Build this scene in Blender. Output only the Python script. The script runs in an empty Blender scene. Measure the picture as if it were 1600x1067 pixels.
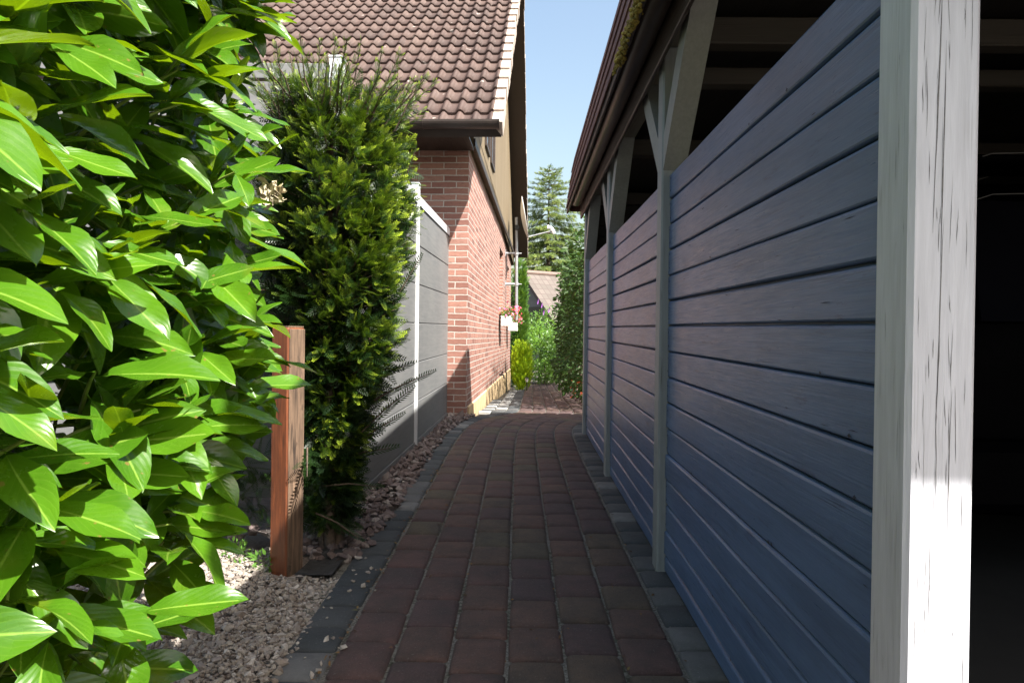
import bpy, math, random
import numpy as np
from mathutils import Matrix, Vector
R_ = math.radians
rng = np.random.default_rng(7)
random.seed(7)
sc = bpy.context.scene
col = sc.collection

# ------------------------------------------------------------------ camera
F_PX = 1067.0
YAW = math.atan(10 / F_PX); PITCH = -math.atan(7.5 / F_PX); ROLL = 0.0125; EYE = 0.9
cF = Vector((-math.sin(YAW) * math.cos(PITCH), math.cos(YAW) * math.cos(PITCH), math.sin(PITCH)))
cR0 = cF.cross(Vector((0, 0, 1))).normalized(); cU0 = cR0.cross(cF)
cR = cR0 * math.cos(ROLL) + cU0 * math.sin(ROLL)
cU = cU0 * math.cos(ROLL) - cR0 * math.sin(ROLL)
cam_d = bpy.data.cameras.new("camera"); cam = bpy.data.objects.new("camera", cam_d)
M = Matrix.Identity(4)
for i in range(3):
    M[i][0] = cR[i]; M[i][1] = cU[i]; M[i][2] = -cF[i]
M[0][3], M[1][3], M[2][3] = 0, 0, EYE
cam.matrix_world = M
cam_d.sensor_width = 36; cam_d.lens = F_PX / 1600 * 36
cam_d.clip_start = 0.02; cam_d.clip_end = 5000
cam_d.dof.use_dof = False
col.objects.link(cam); sc.camera = cam

# ------------------------------------------------------------------ light
SUN_TO = Vector((1.0, -1.0, 1.74)).normalized()
elev = math.asin(SUN_TO.z); azim = math.atan2(SUN_TO.x, SUN_TO.y)
w = bpy.data.worlds.new("World"); sc.world = w; w.use_nodes = True
nt = w.node_tree; bg = nt.nodes["Background"]
sky = nt.nodes.new("ShaderNodeTexSky"); sky.sky_type = 'NISHITA'; sky.sun_disc = False
sky.sun_elevation = elev; sky.sun_rotation = azim
sky.air_density = 1.5; sky.dust_density = 4.0; sky.ozone_density = 0.4
nt.links.new(sky.outputs[0], bg.inputs[0]); bg.inputs[1].default_value = 0.08
sun_d = bpy.data.lights.new("sun", 'SUN'); sun_d.energy = 5.0; sun_d.angle = R_(0.53); sun_d.color = (1.0, 0.95, 0.87)
sun = bpy.data.objects.new("sun", sun_d); sun.rotation_euler = SUN_TO.to_track_quat('Z', 'Y').to_euler()
sun.location = (3, -3, 8); col.objects.link(sun)
sc.cycles.diffuse_bounces = 1
sc.view_settings.view_transform = 'Standard'; sc.view_settings.look = 'None'
sc.view_settings.exposure = 1.75; sc.view_settings.gamma = 1.0

# ------------------------------------------------------------------ helpers
def at(px, py, Y):
    """world point at depth Y seen at photo pixel (1600 wide)"""
    d = cF + cR * ((px - 800) / F_PX) + cU * ((533.5 - py) / F_PX)
    return Vector((0, 0, EYE)) + d * (Y / d.y)

def gz(y):
    """height of the ground along the lane"""
    y = np.asarray(y, float)
    a = 0.0131 * y
    b = 0.0131 * 6.9 - 0.036 * (y - 6.9)
    t = np.clip((y - 6.1) / 1.6, 0, 1); t = t * t * (3 - 2 * t)
    r = a * (1 - t) + b * t
    lim = 0.0131 * 6.9 - 0.036 * 9.1
    r = np.where(y > 16, np.maximum(lim, r), r)
    return np.where(y < -3, -0.0393, r)

def tag(o, label, cat=None, group=None, kind=None):
    if label: o["label"] = label
    if cat: o["category"] = cat
    if group: o["group"] = group
    if kind: o["kind"] = kind
    return o

def empty(name, loc=(0, 0, 0), rz=0.0):
    o = bpy.data.objects.new(name, None); o.location = loc; o.rotation_euler = (0, 0, rz)
    o.empty_display_size = 0.2; col.objects.link(o); return o

class Geo:
    """mesh gatherer: quads/tris with uv and a per-vertex tint"""
    def __init__(s): s.v = []; s.f = []; s.uv = []; s.t = []; s.n = 0; s.mi = []
    def add(s, v, f, uv=None, t=0.5, mi=0):
        v = np.asarray(v, float).reshape(-1, 3)
        f = np.asarray(f, int)
        s.v.append(v); s.f.append(f + s.n); s.n += len(v)
        s.uv.append(np.zeros((len(v), 2)) if uv is None else np.asarray(uv, float))
        s.t.append(np.full(len(v), t) if np.isscalar(t) else np.asarray(t, float))
        s.mi.append(np.full(len(f), mi))
    def inst(s, tv, tf, tuv, mats, locs, tint):
        """copies of a template (joined in this one mesh)"""
        m = len(locs); n = len(tv)
        V = np.einsum('mij,nj->mni', mats, tv) + locs[:, None, :]
        Fc = (tf[None] + (np.arange(m) * n)[:, None, None]).reshape(-1, tf.shape[1])
        s.add(V.reshape(-1, 3), Fc, np.tile(tuv, (m, 1)), np.repeat(tint, n))
    def box(s, x0, x1, y0, y1, z0, z1, bev=0.0, t=0.5, mi=0):
        x0, x1 = min(x0, x1), max(x0, x1); y0, y1 = min(y0, y1), max(y0, y1); z0, z1 = min(z0, z1), max(z0, z1)
        if bev <= 0:
            v = [(x, y, z) for z in (z0, z1) for y in (y0, y1) for x in (x0, x1)]
            f = [(0, 2, 3, 1), (4, 5, 7, 6), (0, 1, 5, 4), (2, 6, 7, 3), (0, 4, 6, 2), (1, 3, 7, 5)]
            s.add(v, f, None, t, mi); return
        c = [(x0, x1), (y0, y1), (z0, z1)]
        v = []; idx = {}
        for ix in (0, 1):
            for iy in (0, 1):
                for iz in (0, 1):
                    p = [c[0][ix], c[1][iy], c[2][iz]]; sg = [1 if q == 0 else -1 for q in (ix, iy, iz)]
                    for ax in range(3):
                        q = [p[k] + (sg[k] * bev if k != ax else 0) for k in range(3)]
                        idx[(ix, iy, iz, ax)] = len(v); v.append(q)
        f4 = []; f3 = []
        for ax in range(3):
            o = [k for k in range(3) if k != ax]
            for sd in (0, 1):
                ring = []
                for a, b in ((0, 0), (1, 0), (1, 1), (0, 1)):
                    k = [0, 0, 0]; k[ax] = sd; k[o[0]] = a; k[o[1]] = b
                    ring.append(idx[(*k, ax)])
                f4.append(ring)
        for ax in range(3):
            o = [k for k in range(3) if k != ax]
            for a in (0, 1):
                for b in (0, 1):
                    k0 = [0, 0, 0]; k1 = [0, 0, 0]
                    k0[o[0]] = k1[o[0]] = a; k0[o[1]] = k1[o[1]] = b; k1[ax] = 1
                    f4.append([idx[(*k0, o[0])], idx[(*k1, o[0])], idx[(*k1, o[1])], idx[(*k0, o[1])]])
        for ix in (0, 1):
            for iy in (0, 1):
                for iz in (0, 1):
                    a = [idx[(ix, iy, iz, k)] for k in range(3)]; f3.append([a[0], a[1], a[2], a[2]])
        s.add(v, f4, None, t, mi)
        s.v.append(np.zeros((0, 3))); s.uv.append(np.zeros((0, 2))); s.t.append(np.zeros(0))
        s.f.append(np.asarray(f3) + s.n - len(v)); s.mi.append(np.full(len(f3), mi))
    def prism(s, poly, p0, p1, ux, uz, t=0.5, mi=0):
        """2-D outline (a,b) along ux, uz swept from p0 to p1"""
        poly = np.asarray(poly, float); n = len(poly)
        ux = np.asarray(ux, float); uz = np.asarray(uz, float)
        base = poly[:, :1] * ux + poly[:, 1:] * uz
        v = np.vstack([base + np.asarray(p0, float), base + np.asarray(p1, float)])
        f = [(i, (i + 1) % n, n + (i + 1) % n, n + i) for i in range(n)]
        s.add(v, f, None, t, mi)
        k = s.n - 2 * n
        s.caps(list(range(k, k + n))[::-1]); s.caps(list(range(k + n, k + 2 * n)))
    def caps(s, ring):
        s.ng = getattr(s, 'ng', []); s.ng.append(ring)
    def tube(s, pts, rad, n=8, t=0.5, cap=True, mi=0):
        pts = [Vector(p) for p in pts]; m = len(pts)
        rad = [rad] * m if np.isscalar(rad) else list(rad)
        v = []; up = None
        for i, p in enumerate(pts):
            d = (pts[min(i + 1, m - 1)] - pts[max(i - 1, 0)]).normalized()
            if up is None or abs(up.dot(d)) > .98:
                up = Vector((0, 0, 1)) if abs(d.z) < .9 else Vector((1, 0, 0))
            a = d.cross(up).normalized(); b = a.cross(d); up = b
            for k in range(n):
                an = 2 * math.pi * k / n
                v.append(p + (a * math.cos(an) + b * math.sin(an)) * rad[i])
        f = [(i * n + k, i * n + (k + 1) % n, (i + 1) * n + (k + 1) % n, (i + 1) * n + k) for i in range(m - 1) for k in range(n)]
        s.add([tuple(q) for q in v], f, None, t, mi)
        if cap:
            k = s.n - n * m
            s.caps(list(range(k, k + n))); s.caps(list(range(k + n * (m - 1), k + n * m))[::-1])
    def build(s, name, mat, parent=None, smooth=False, mats=None):
        V = np.vstack(s.v); UV = np.vstack(s.uv); T = np.concatenate(s.t)
        loops = []; starts = []; c = 0; mis = []
        for f, mi in zip(s.f, s.mi):
            if f.shape[1] == 4:
                tri = f[:, 2] == f[:, 3]
                if tri.any():
                    for q in f:
                        k = q[:3] if q[2] == q[3] else q
                        loops.append(np.asarray(k)); starts.append(np.array([c])); c += len(k)
                    mis.append(mi); continue
            loops.append(f.reshape(-1)); starts.append(c + np.arange(len(f)) * f.shape[1]); c += f.size; mis.append(mi)
        for r in getattr(s, 'ng', []):
            loops.append(np.asarray(r)); starts.append(np.array([c])); c += len(r); mis.append(np.zeros(1, int))
        L = np.concatenate(loops).astype(np.int32); S = np.concatenate(starts).astype(np.int32); MI = np.concatenate(mis).astype(np.int32)
        me = bpy.data.meshes.new(name)
        me.vertices.add(len(V)); me.vertices.foreach_set('co', V.astype(np.float32).ravel())
        me.loops.add(len(L)); me.loops.foreach_set('vertex_index', L)
        me.polygons.add(len(S)); me.polygons.foreach_set('loop_start', S)
        uvl = me.uv_layers.new(name='UVMap'); uvl.data.foreach_set('uv', UV[L].astype(np.float32).ravel())
        a = me.attributes.new('tint', 'FLOAT', 'POINT'); a.data.foreach_set('value', T.astype(np.float32))
        for m in (mats or [mat]): me.materials.append(m)
        me.polygons.foreach_set('material_index', MI)
        me.update(calc_edges=True); me.validate()
        me.polygons.foreach_set('use_smooth', np.full(len(S), bool(smooth)))
        o = bpy.data.objects.new(name, me); col.objects.link(o)
        if parent is not None: o.parent = parent
        return o

def frames(d, n):
    """matrices whose columns are direction d, side, normal"""
    d = d / np.linalg.norm(d, axis=1, keepdims=True)
    n = n - (n * d).sum(1, keepdims=True) * d
    n = n / np.maximum(np.linalg.norm(n, axis=1, keepdims=True), 1e-6)
    sd = np.cross(n, d)
    return np.stack([d, sd, n], axis=2)

def copy_tree(o, parent=None):
    c = o.copy(); col.objects.link(c); c.parent = parent
    for ch in [k for k in bpy.data.objects if k.parent == o]: copy_tree(ch, c)
    return c

# ------------------------------------------------------------------ materials
class Mat:
    def __init__(s, name, rough=0.6, spec=0.5):
        s.m = bpy.data.materials.new(name); s.m.use_nodes = True
        s.t = s.m.node_tree; s.b = s.t.nodes['Principled BSDF']; s.out = s.t.nodes['Material Output']
        s.b.inputs['Roughness'].default_value = rough; s.b.inputs['Specular IOR Level'].default_value = spec
    def n(s, typ, **kw):
        nd = s.t.nodes.new(typ)
        for k, v in kw.items():
            if k in nd.inputs: nd.inputs[k].default_value = v
            else: setattr(nd, k, v)
        return nd
    def l(s, a, b): s.t.links.new(a, b)
    def coords(s, kind='Object', scale=(1, 1, 1), rot=(0, 0, 0)):
        tc = s.n('ShaderNodeTexCoord'); mp = s.n('ShaderNodeMapping')
        mp.inputs['Scale'].default_value = scale; mp.inputs['Rotation'].default_value = rot
        s.l(tc.outputs[kind], mp.inputs[0]); return mp.outputs[0]
    def noise(s, vec, scale=5, detail=4, rough=.6, dist=0):
        nd = s.n('ShaderNodeTexNoise', Scale=scale, Detail=detail, Roughness=rough, Distortion=dist)
        s.l(vec, nd.inputs['Vector']); return nd.outputs[0]
    def ramp(s, fac, stops, interp='LINEAR'):
        r = s.n('ShaderNodeValToRGB'); e = r.color_ramp.elements; r.color_ramp.interpolation = interp
        while len(e) < len(stops): e.new(0.5)
        for k, (p, c) in enumerate(stops):
            e[k].position = p; e[k].color = (c, c, c, 1) if np.isscalar(c) else (*c, 1)
        s.l(fac, r.inputs[0]); return r.outputs[0]
    def mix(s, fac, a, b, mode='MIX'):
        m = s.n('ShaderNodeMix', data_type='RGBA', blend_type=mode)
        for sock, val in ((m.inputs[0], fac), (m.inputs[6], a), (m.inputs[7], b)):
            if hasattr(val, 'links'): s.l(val, sock)
            elif np.isscalar(val): sock.default_value = val
            else: sock.default_value = (*val, 1)
        return m.outputs[2]
    def math(s, op, a, b=0.0):
        m = s.n('ShaderNodeMath', operation=op)
        for sock, val in ((m.inputs[0], a), (m.inputs[1], b)):
            if hasattr(val, 'links'): s.l(val, sock)
            else: sock.default_value = val
        return m.outputs[0]
    def tint(s):
        a = s.n('ShaderNodeAttribute', attribute_name='tint'); return a.outputs['Fac']
    def color(s, c):
        if hasattr(c, 'links'): s.l(c, s.b.inputs['Base Color'])
        else: s.b.inputs['Base Color'].default_value = (*c, 1)
        return s
    def rough(s, r): s.l(r, s.b.inputs['Roughness'])
    def bump(s, h, strength=.3, dist=.01):
        b = s.n('ShaderNodeBump', Strength=strength, Distance=dist)
        s.l(h, b.inputs['Height']); s.l(b.outputs[0], s.b.inputs['Normal']); return s
    def translucent(s, colour, fac):
        tr = s.n('ShaderNodeBsdfTranslucent'); mx = s.n('ShaderNodeMixShader')
        if hasattr(colour, 'links'): s.l(colour, tr.inputs[0])
        else: tr.inputs[0].default_value = (*colour, 1)
        mx.inputs[0].default_value = fac
        s.l(s.b.outputs[0], mx.inputs[1]); s.l(tr.outputs[0], mx.inputs[2]); s.l(mx.outputs[0], s.out.inputs[0])

def plain(name, c, rough=.6, noise=0.12, scale=8, metal=0.0, bump=0.0, bscale=60):
    m = Mat(name, rough); v = m.coords('Object')
    nf = m.noise(v, scale, 5, .65)
    c = np.array(c)
    m.color(m.ramp(nf, [(.3, tuple(c * (1 - noise * 2))), (.7, tuple(np.minimum(c * (1 + noise), 1)))]))
    m.b.inputs['Metallic'].default_value = metal
    if bump: m.bump(m.noise(v, bscale, 4), bump, .004)
    return m.m

def wood_paint(name, base, dark, axis='z', crack=0.5, rough=.45, worn=.0, blotch=0.25, gc=(.86, 1.07)):
    """painted timber: fine grain bump, hairline cracks and blotches along one axis"""
    m = Mat(name, rough)
    lo, hi = {'z': 4.0}.get(axis, 1.6), 60
    sc_ = {'z': (hi, hi, lo), 'y': (hi, lo, hi), 'x': (lo, hi, hi)}[axis]
    tcn = m.n('ShaderNodeTexCoord')
    off = m.n('ShaderNodeVectorMath', operation='ADD'); cmb = m.n('ShaderNodeCombineXYZ')
    t10 = m.math('MULTIPLY', m.tint(), 37.0)
    for k in range(3): m.l(t10, cmb.inputs[k])
    m.l(tcn.outputs['Object'], off.inputs[0]); m.l(cmb.outputs[0], off.inputs[1])
    def mapped(s_):
        mp = m.n('ShaderNodeMapping'); mp.inputs['Scale'].default_value = s_
        m.l(off.outputs[0], mp.inputs[0]); return mp.outputs[0]
    v = mapped(sc_)
    grain = m.noise(v, 1.6, 5, .6, .4)
    fine = m.noise(v, 5, 4, .7)
    sc2 = tuple(q * (1.4 if q == hi else .45) for q in sc_)
    ck = m.noise(mapped(sc2), 1.0, 1.5, .5, 0)
    cv = m.math('ABSOLUTE', m.math('SUBTRACT', ck, .5))
    gate = m.ramp(m.noise(mapped(tuple(q * (.25 if q == hi else 1.2) for q in sc_)), 1.0, 2), [(.55, 0), (.66, 1)])
    crk = m.math('MULTIPLY', m.ramp(cv, [(.0, 1), (.018, .8), (.045, 0)]), gate)
    crk = m.math('MULTIPLY', crk, crack)
    big = m.noise(mapped(tuple(q * (.12 if q == hi else 1.0) for q in sc_)), 1.3, 4, .7)
    blo = m.ramp(big, [(.42, 0), (.75, blotch)])
    b = np.array(base)
    c0 = m.mix(m.ramp(grain, [(.3, 0), (.7, 1)]), tuple(b * gc[0]), tuple(np.minimum(b * gc[1], 1)))
    c1 = m.mix(blo, c0, tuple(b * .5))
    if worn:
        wn = m.ramp(m.noise(mapped(tuple(q * (.5 if q == hi else 2.5) for q in sc_)), 1.0, 6, .75), [(.60, 0), (.68, worn)])
        c1 = m.mix(wn, c1, dark)
    c2 = m.mix(crk, c1, dark)
    m.color(c2)
    h = m.math('SUBTRACT', m.math('ADD', m.math('MULTIPLY', grain, .6), m.math('MULTIPLY', fine, .4)), m.math('MULTIPLY', crk, 1.5))
    m.bump(h, .35, .003)
    m.rough(m.ramp(fine, [(.3, rough - .1), (.7, rough + .12)]))
    return m.m

def leaf_mat(name, dark, light, trans, tfac=.3, rough=.3, vein=True, spec=.5, veinc=(.35, .42, .10), spots=False):
    m = Mat(name, rough, spec)
    uv = m.n('ShaderNodeUVMap'); sp = m.n('ShaderNodeSeparateXYZ'); m.l(uv.outputs[0], sp.inputs[0])
    u, v = sp.outputs[0], sp.outputs[1]
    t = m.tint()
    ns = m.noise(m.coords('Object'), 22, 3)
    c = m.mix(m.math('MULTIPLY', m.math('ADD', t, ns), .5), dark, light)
    if vein:
        av = m.math('ABSOLUTE', m.math('SUBTRACT', v, .5))
        mid = m.ramp(av, [(.0, 1), (.018, .8), (.04, 0)])
        ph = m.math('SUBTRACT', m.math('MULTIPLY', u, 9.0), m.math('MULTIPLY', av, 6.5))
        fr = m.math('ABSOLUTE', m.math('SUBTRACT', m.math('FRACT', ph), .5))
        lat = m.ramp(fr, [(.0, 1), (.07, 0)])
        lat = m.math('MULTIPLY', lat, .20)
        vv = m.math('MAXIMUM', mid, lat)
        c = m.mix(vv, c, veinc)
        if spots:
            sp_ = m.noise(m.coords('Object'), 75, 2, .5)
            c = m.mix(m.ramp(sp_, [(.70, 0), (.735, .75)]), c, (.16, .10, .03))
            c = m.mix(m.ramp(m.noise(m.coords('Object'), 9, 2), [(.62, 0), (.74, .4)]), c, (.17, .20, .02))
            m.rough(m.ramp(m.noise(m.coords('Object'), 30, 4), [(.35, .16), (.7, .36)]))
        puff = m.math('SUBTRACT', m.math('MULTIPLY', fr, 1.0), m.math('MULTIPLY', mid, .5))
        m.bump(puff, .12, .003)
    m.color(c)
    if hasattr(trans, '__len__'):
        tc = m.mix(t, tuple(np.array(trans) * .75), tuple(np.minimum(np.array(trans) * 1.2, 1)))
        if vein: tc = m.mix(m.math('MULTIPLY', vv, .7), tc, tuple(np.minimum(np.array(trans) * 1.7, 1)))
        m.translucent(tc, tfac)
    return m.m

MT = {}
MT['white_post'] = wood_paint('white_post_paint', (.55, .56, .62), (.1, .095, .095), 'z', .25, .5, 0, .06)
MT['crack'] = plain('open_crack', (.17, .165, .165), .95, .3, 90)
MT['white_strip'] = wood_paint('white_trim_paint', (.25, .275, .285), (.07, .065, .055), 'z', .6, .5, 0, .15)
MT['brace'] = wood_paint('white_brace_paint', (.25, .265, .26), (.07, .065, .055), 'z', .0, .5, 0, .25)
MT['white_beam'] = wood_paint('white_beam_paint', (.22, .215, .18), (.04, .035, .03), 'y', .8, .5, 0, .3)
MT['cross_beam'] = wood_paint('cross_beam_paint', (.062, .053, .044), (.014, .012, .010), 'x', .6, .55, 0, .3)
MT['board'] = wood_paint('blue_grey_board_paint', (.092, .152, .285), (.028, .038, .085), 'y', .25, .36, .6, .62)
MT['navy'] = plain('chipped_paint', (.022, .026, .042), .7, .3, 60)
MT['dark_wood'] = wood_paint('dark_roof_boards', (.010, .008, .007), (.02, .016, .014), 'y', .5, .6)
MT['brown_fascia'] = wood_paint('brown_fascia_board', (.034, .022, .017), (.03, .02, .016), 'y', .5, .5, .2)
MT['gutter_brown'] = plain('brown_gutter', (.045, .034, .03), .4, .15, 6)
MT['steel'] = plain('galvanised_steel', (.36, .37, .39), .45, .08, 12, .6)
MT['alu'] = plain('light_aluminium', (.62, .64, .66), .4, .05, 10, .25)
MT['white_enamel'] = plain('white_enamel', (.78, .78, .76), .35, .05, 9)
MT['black'] = plain('black_plastic', (.02, .02, .022), .5, .2, 10)
MT['glass'] = plain('dark_pane', (.03, .035, .04), .06, .2, 3)
MT['frame_white'] = plain('white_window_frame', (.72, .71, .68), .4, .05, 10)
MT['soil'] = plain('dark_soil', (.055, .042, .03), .95, .4, 14, 0, .6, 50)
MT['bark'] = plain('brown_bark', (.10, .07, .05), .9, .4, 25, 0, .8, 60)
MT['twig'] = plain('green_twig', (.20, .28, .05), .5, .2, 30)

# ------------------------------------------------------------------ ground
def make_ground():
    g = Geo()
    ys = np.array([-2500, -400, -60, -12, -6, -3, 0, 2, 4, 5.5, 6.1, 6.5, 6.9, 7.3, 7.7, 8.5, 10, 12, 14, 15.5, 16, 16.6, 20, 30, 60, 400, 2500.])
    xs = np.array([-2500, -400, -60, -12, -6, -3, -1.5, 0, 1.5, 3, 6, 12, 60, 400, 2500.])
    X, Y = np.meshgrid(xs, ys); Z = gz(Y) - .06
    nx = len(xs)
    f = [(j * nx + i, j * nx + i + 1, (j + 1) * nx + i + 1, (j + 1) * nx + i) for j in range(len(ys) - 1) for i in range(nx - 1)]
    g.add(np.stack([X, Y, Z], -1).reshape(-1, 3), f)
    m = Mat('garden_ground', .95); v = m.coords('Object')
    m.color(m.mix(m.ramp(m.noise(v, 1.2, 6), [(.42, 0), (.6, 1)]), m.ramp(m.noise(v, 30, 5), [(.3, (.035, .027, .02)), (.7, (.09, .07, .05))]), (.075, .07, .055)))
    m.bump(m.noise(v, 40, 6), .6, .02)
    o = g.build('ground', m.m); tag(o, 'dark soil and grass of the garden plot', None, None, 'structure')
make_ground()

# ------------------------------------------------------------------ paved path
PATH_S = np.linspace(-4, 18, 881)
def _path():
    h = np.where(PATH_S < 5, 0, R_(1.2)) + R_(24) * np.exp(-((PATH_S - 6.95) / .62) ** 2)
    ds = PATH_S[1] - PATH_S[0]
    x = -0.02 + np.concatenate([[0], np.cumsum(np.sin(h[:-1]) * ds)])
    y = -4 + np.concatenate([[0], np.cumsum(np.cos(h[:-1]) * ds)])
    return x, y, h
PX, PY, PH = _path()
def path_pt(s, o):
    x = np.interp(s, PATH_S, PX); y = np.interp(s, PATH_S, PY); h = np.interp(s, PATH_S, PH)
    X = x + o * np.cos(h); Y = y - o * np.sin(h)
    return X, Y, gz(Y)
CW = .158; LO = -.474
def make_path():
    bed = Geo()
    ss = np.arange(-4, 17.6, .2); offs = np.array([-.66, -.3, 0, .3, .66])
    S, O = np.meshgrid(ss, offs, indexing='ij'); X, Y, Z = path_pt(S, O)
    n = len(offs)
    f = [(j * n + i, j * n + i + 1, (j + 1) * n + i + 1, (j + 1) * n + i) for j in range(len(ss) - 1) for i in range(n - 1)]
    bed.add(np.stack([X, Y, Z - .0135], -1).reshape(-1, 3), f, t=0.0)
    m0 = Mat('jointing_sand', .95); v = m0.coords('Object')
    m0.color(m0.mix(m0.ramp(m0.noise(v, 3, 4), [(.45, 0), (.55, 1)]), m0.ramp(m0.noise(v, 160, 3), [(.35, (.05, .045, .035)), (.7, (.22, .21, .19))]),
                    m0.ramp(m0.noise(v, 70, 4), [(.4, (.03, .03, .016)), (.6, (.16, .15, .13))])))
    # stones
    g = Geo()
    def stone(s0, s1, o0, o1, t, inset=.019, jz=0.0):
        # rings: skirt, edge, shoulder, top
        rows = []
        jit = rng.normal(0, .0016, (4, 2))
        for ins, dz in ((0, -.035), (0, -.013), (inset * .30, -.005), (inset, .0)):
            ring = []
            pts = []
            e = .35
            for (a, b) in ((s0 + ins, o0 + ins), (s1 - ins, o0 + ins), (s1 - ins, o1 - ins), (s0 + ins, o1 - ins)):
                pts.append((a, b))
            out = []
            for k in range(4):
                p = np.array(pts[k]) + jit[k]; q = np.array(pts[(k + 1) % 4]) + jit[(k + 1) % 4]
                pr = np.array(pts[k - 1]) + jit[k - 1]
                c = .012 + .3 * ins
                # rounded corner: two points
                d1 = (pr - p); d1 /= np.linalg.norm(d1); d2 = (q - p); d2 /= np.linalg.norm(d2)
                out += [p + d1 * c, p + (d1 + d2) * c * .28, p + d2 * c]
            for a, b in out: rows.append((a, b, dz))
        rows = np.array(rows)
        # top centre
        ctr = np.array([[(s0 + s1) / 2, (o0 + o1) / 2, .0015]])
        rows = np.vstack([rows, ctr])
        tilt = rng.normal(0, .004, 2)
        X, Y, Z = path_pt(rows[:, 0], rows[:, 1])
        Z = Z + rows[:, 2] + jz + tilt[0] * (rows[:, 0] - ctr[0, 0]) + tilt[1] * (rows[:, 1] - ctr[0, 1])
        f = []
        n = 12
        for r in range(3):
            for k in range(n): f.append((r * n + k, r * n + (k + 1) % n, (r + 1) * n + (k + 1) % n, (r + 1) * n + k))
        for k in range(n): f.append((3 * n + k, 3 * n + (k + 1) % n, 4 * n, 4 * n))
        g.add(np.stack([X, Y, Z], -1), [q[::-1] if q[2] != q[3] else (q[1], q[0], q[2], q[2]) for q in f], None, t)
    L = .2055
    for k in range(6):
        s = -4 + rng.uniform(0, L); drift = [.0, .075, .02, .105, .15, .06][k]; s = -4 + drift
        while s < 17.2:
            ln = L + rng.normal(0, .0025)
            gap = .0045
            t = rng.choice([.15, .3, .45, .62, .8], p=[.3, .3, .2, .12, .08]) + rng.uniform(-.06, .06)
            stone(s + gap / 2, s + ln - gap / 2, LO + CW * k + .004, LO + CW * (k + 1) - .004, t, jz=rng.normal(0, .0012))
            s += ln
    ge = g; g = Geo()
    for side in (-1, 1):
        s = -4.0
        while s < 17.0:
            ln = .16 + rng.normal(0, .004)
            a, b = (LO - .142, LO - .006) if side < 0 else (LO + 6 * CW + .006, LO + 6 * CW + .142)
            stone(s + .003, s + ln - .003, a, b, rng.uniform(.2, .8), .012, rng.normal(0, .002) - .002)
            if s > 7.45 and side < 0:
                for q in range(1, 5):
                    aa, bb = LO - .142 * (q + 1), LO - .142 * q - .006
                    xw = path_pt(s + .1, aa)[0]; yw = path_pt(s + .1, aa)[1]
                    if xw > -.514 + .0375 * (yw - 6.81) + .03: stone(s + .003, s + ln - .003, aa, bb, rng.uniform(.5, 1.0), .006, -.002)
            s += ln
    m = Mat('red_concrete_paver', .82); v = m.coords('Object')
    base = m.ramp(m.tint(), [(.0, (.064, .042, .046)), (.3, (.098, .053, .048)), (.5, (.116, .064, .050)), (.7, (.098, .074, .048)), (.95, (.080, .072, .046))])
    ns = m.noise(v, 9, 5, .7); sp = m.noise(v, 170, 2, .5)
    c = m.mix(m.ramp(ns, [(.35, 0), (.7, .8)]), base, (.034, .028, .026))
    c = m.mix(m.ramp(sp, [(.63, 0), (.74, .4)]), c, (.20, .19, .18))
    c = m.mix(m.ramp(sp, [(.28, .6), (.38, 0)]), c, (.03, .022, .02))
    m.color(c); m.bump(m.math('ADD', m.noise(v, 150, 4, .75), m.math('MULTIPLY', ns, .8)), .9, .006)
    m2 = Mat('grey_concrete_paver', .85); v = m2.coords('Object')
    base = m2.ramp(m2.tint(), [(.15, (.030, .036, .041)), (.55, (.046, .051, .055)), (.75, (.10, .10, .10)), (1.0, (.42, .42, .40))])
    ns = m2.noise(v, 8, 5, .7); sp = m2.noise(v, 150, 2)
    c = m2.mix(m2.ramp(ns, [(.4, 0), (.8, .6)]), base, (.013, .016, .015))
    c = m2.mix(m2.ramp(sp, [(.63, 0), (.74, .4)]), c, (.24, .24, .24))
    m2.color(c); m2.bump(m2.math('ADD', m2.noise(v, 140, 4, .7), m2.math('MULTIPLY', ns, .5)), .55, .004)
    o = ge.build('paved_path', m.m, None, True)
    tag(o, 'curving path of small tumbled red and brown paving stones', None, None, 'structure')
    e = g.build('edging_stones', m2.m, o, True)
    tag(e, 'dark grey edging stones along both sides')
    b = bed.build('joint_sand', m0.m, o)
make_path()

# ------------------------------------------------------------------ gravel and crushed rock
def rock_tpl():
    bm_v = []
    t = (1 + 5 ** .5) / 2
    v = np.array([(-1, t, 0), (1, t, 0), (-1, -t, 0), (1, -t, 0), (0, -1, t), (0, 1, t), (0, -1, -t), (0, 1, -t), (t, 0, -1), (t, 0, 1), (-t, 0, -1), (-t, 0, 1)], float)
    v /= np.linalg.norm(v[0])
    f = np.array([(0, 11, 5), (0, 5, 1), (0, 1, 7), (0, 7, 10), (0, 10, 11), (1, 5, 9), (5, 11, 4), (11, 10, 2), (10, 7, 6), (7, 1, 8), (3, 9, 4), (3, 4, 2), (3, 2, 6), (3, 6, 8), (3, 8, 9), (4, 9, 5), (2, 4, 11), (6, 2, 10), (8, 6, 7), (9, 8, 1)])
    return v, f
def rocks(g, pts, sizes, tints, flat=.65):
    v, f = rock_tpl()
    for k in range(6):
        jv = v * (1 + rng.normal(0, .2, (12, 1))) + rng.normal(0, .12, (12, 3))
        sel = np.arange(len(pts)) % 6 == k
        if not sel.any(): continue
        n = sel.sum()
        q = rng.normal(size=(n, 3)); nn = rng.normal(size=(n, 3)) * .35 + np.array([0, 0, 1])
        Mx = frames(np.cross(nn, q), nn)
        sc_ = sizes[sel][:, None] * np.stack([rng.uniform(.8, 1.35, n), rng.uniform(.7, 1.1, n), flat * rng.uniform(.7, 1.2, n)], 1)
        Mx = Mx * sc_[:, None, :]
        g.inst(jv, f, np.zeros((12, 2)), Mx, pts[sel], tints[sel])
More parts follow.
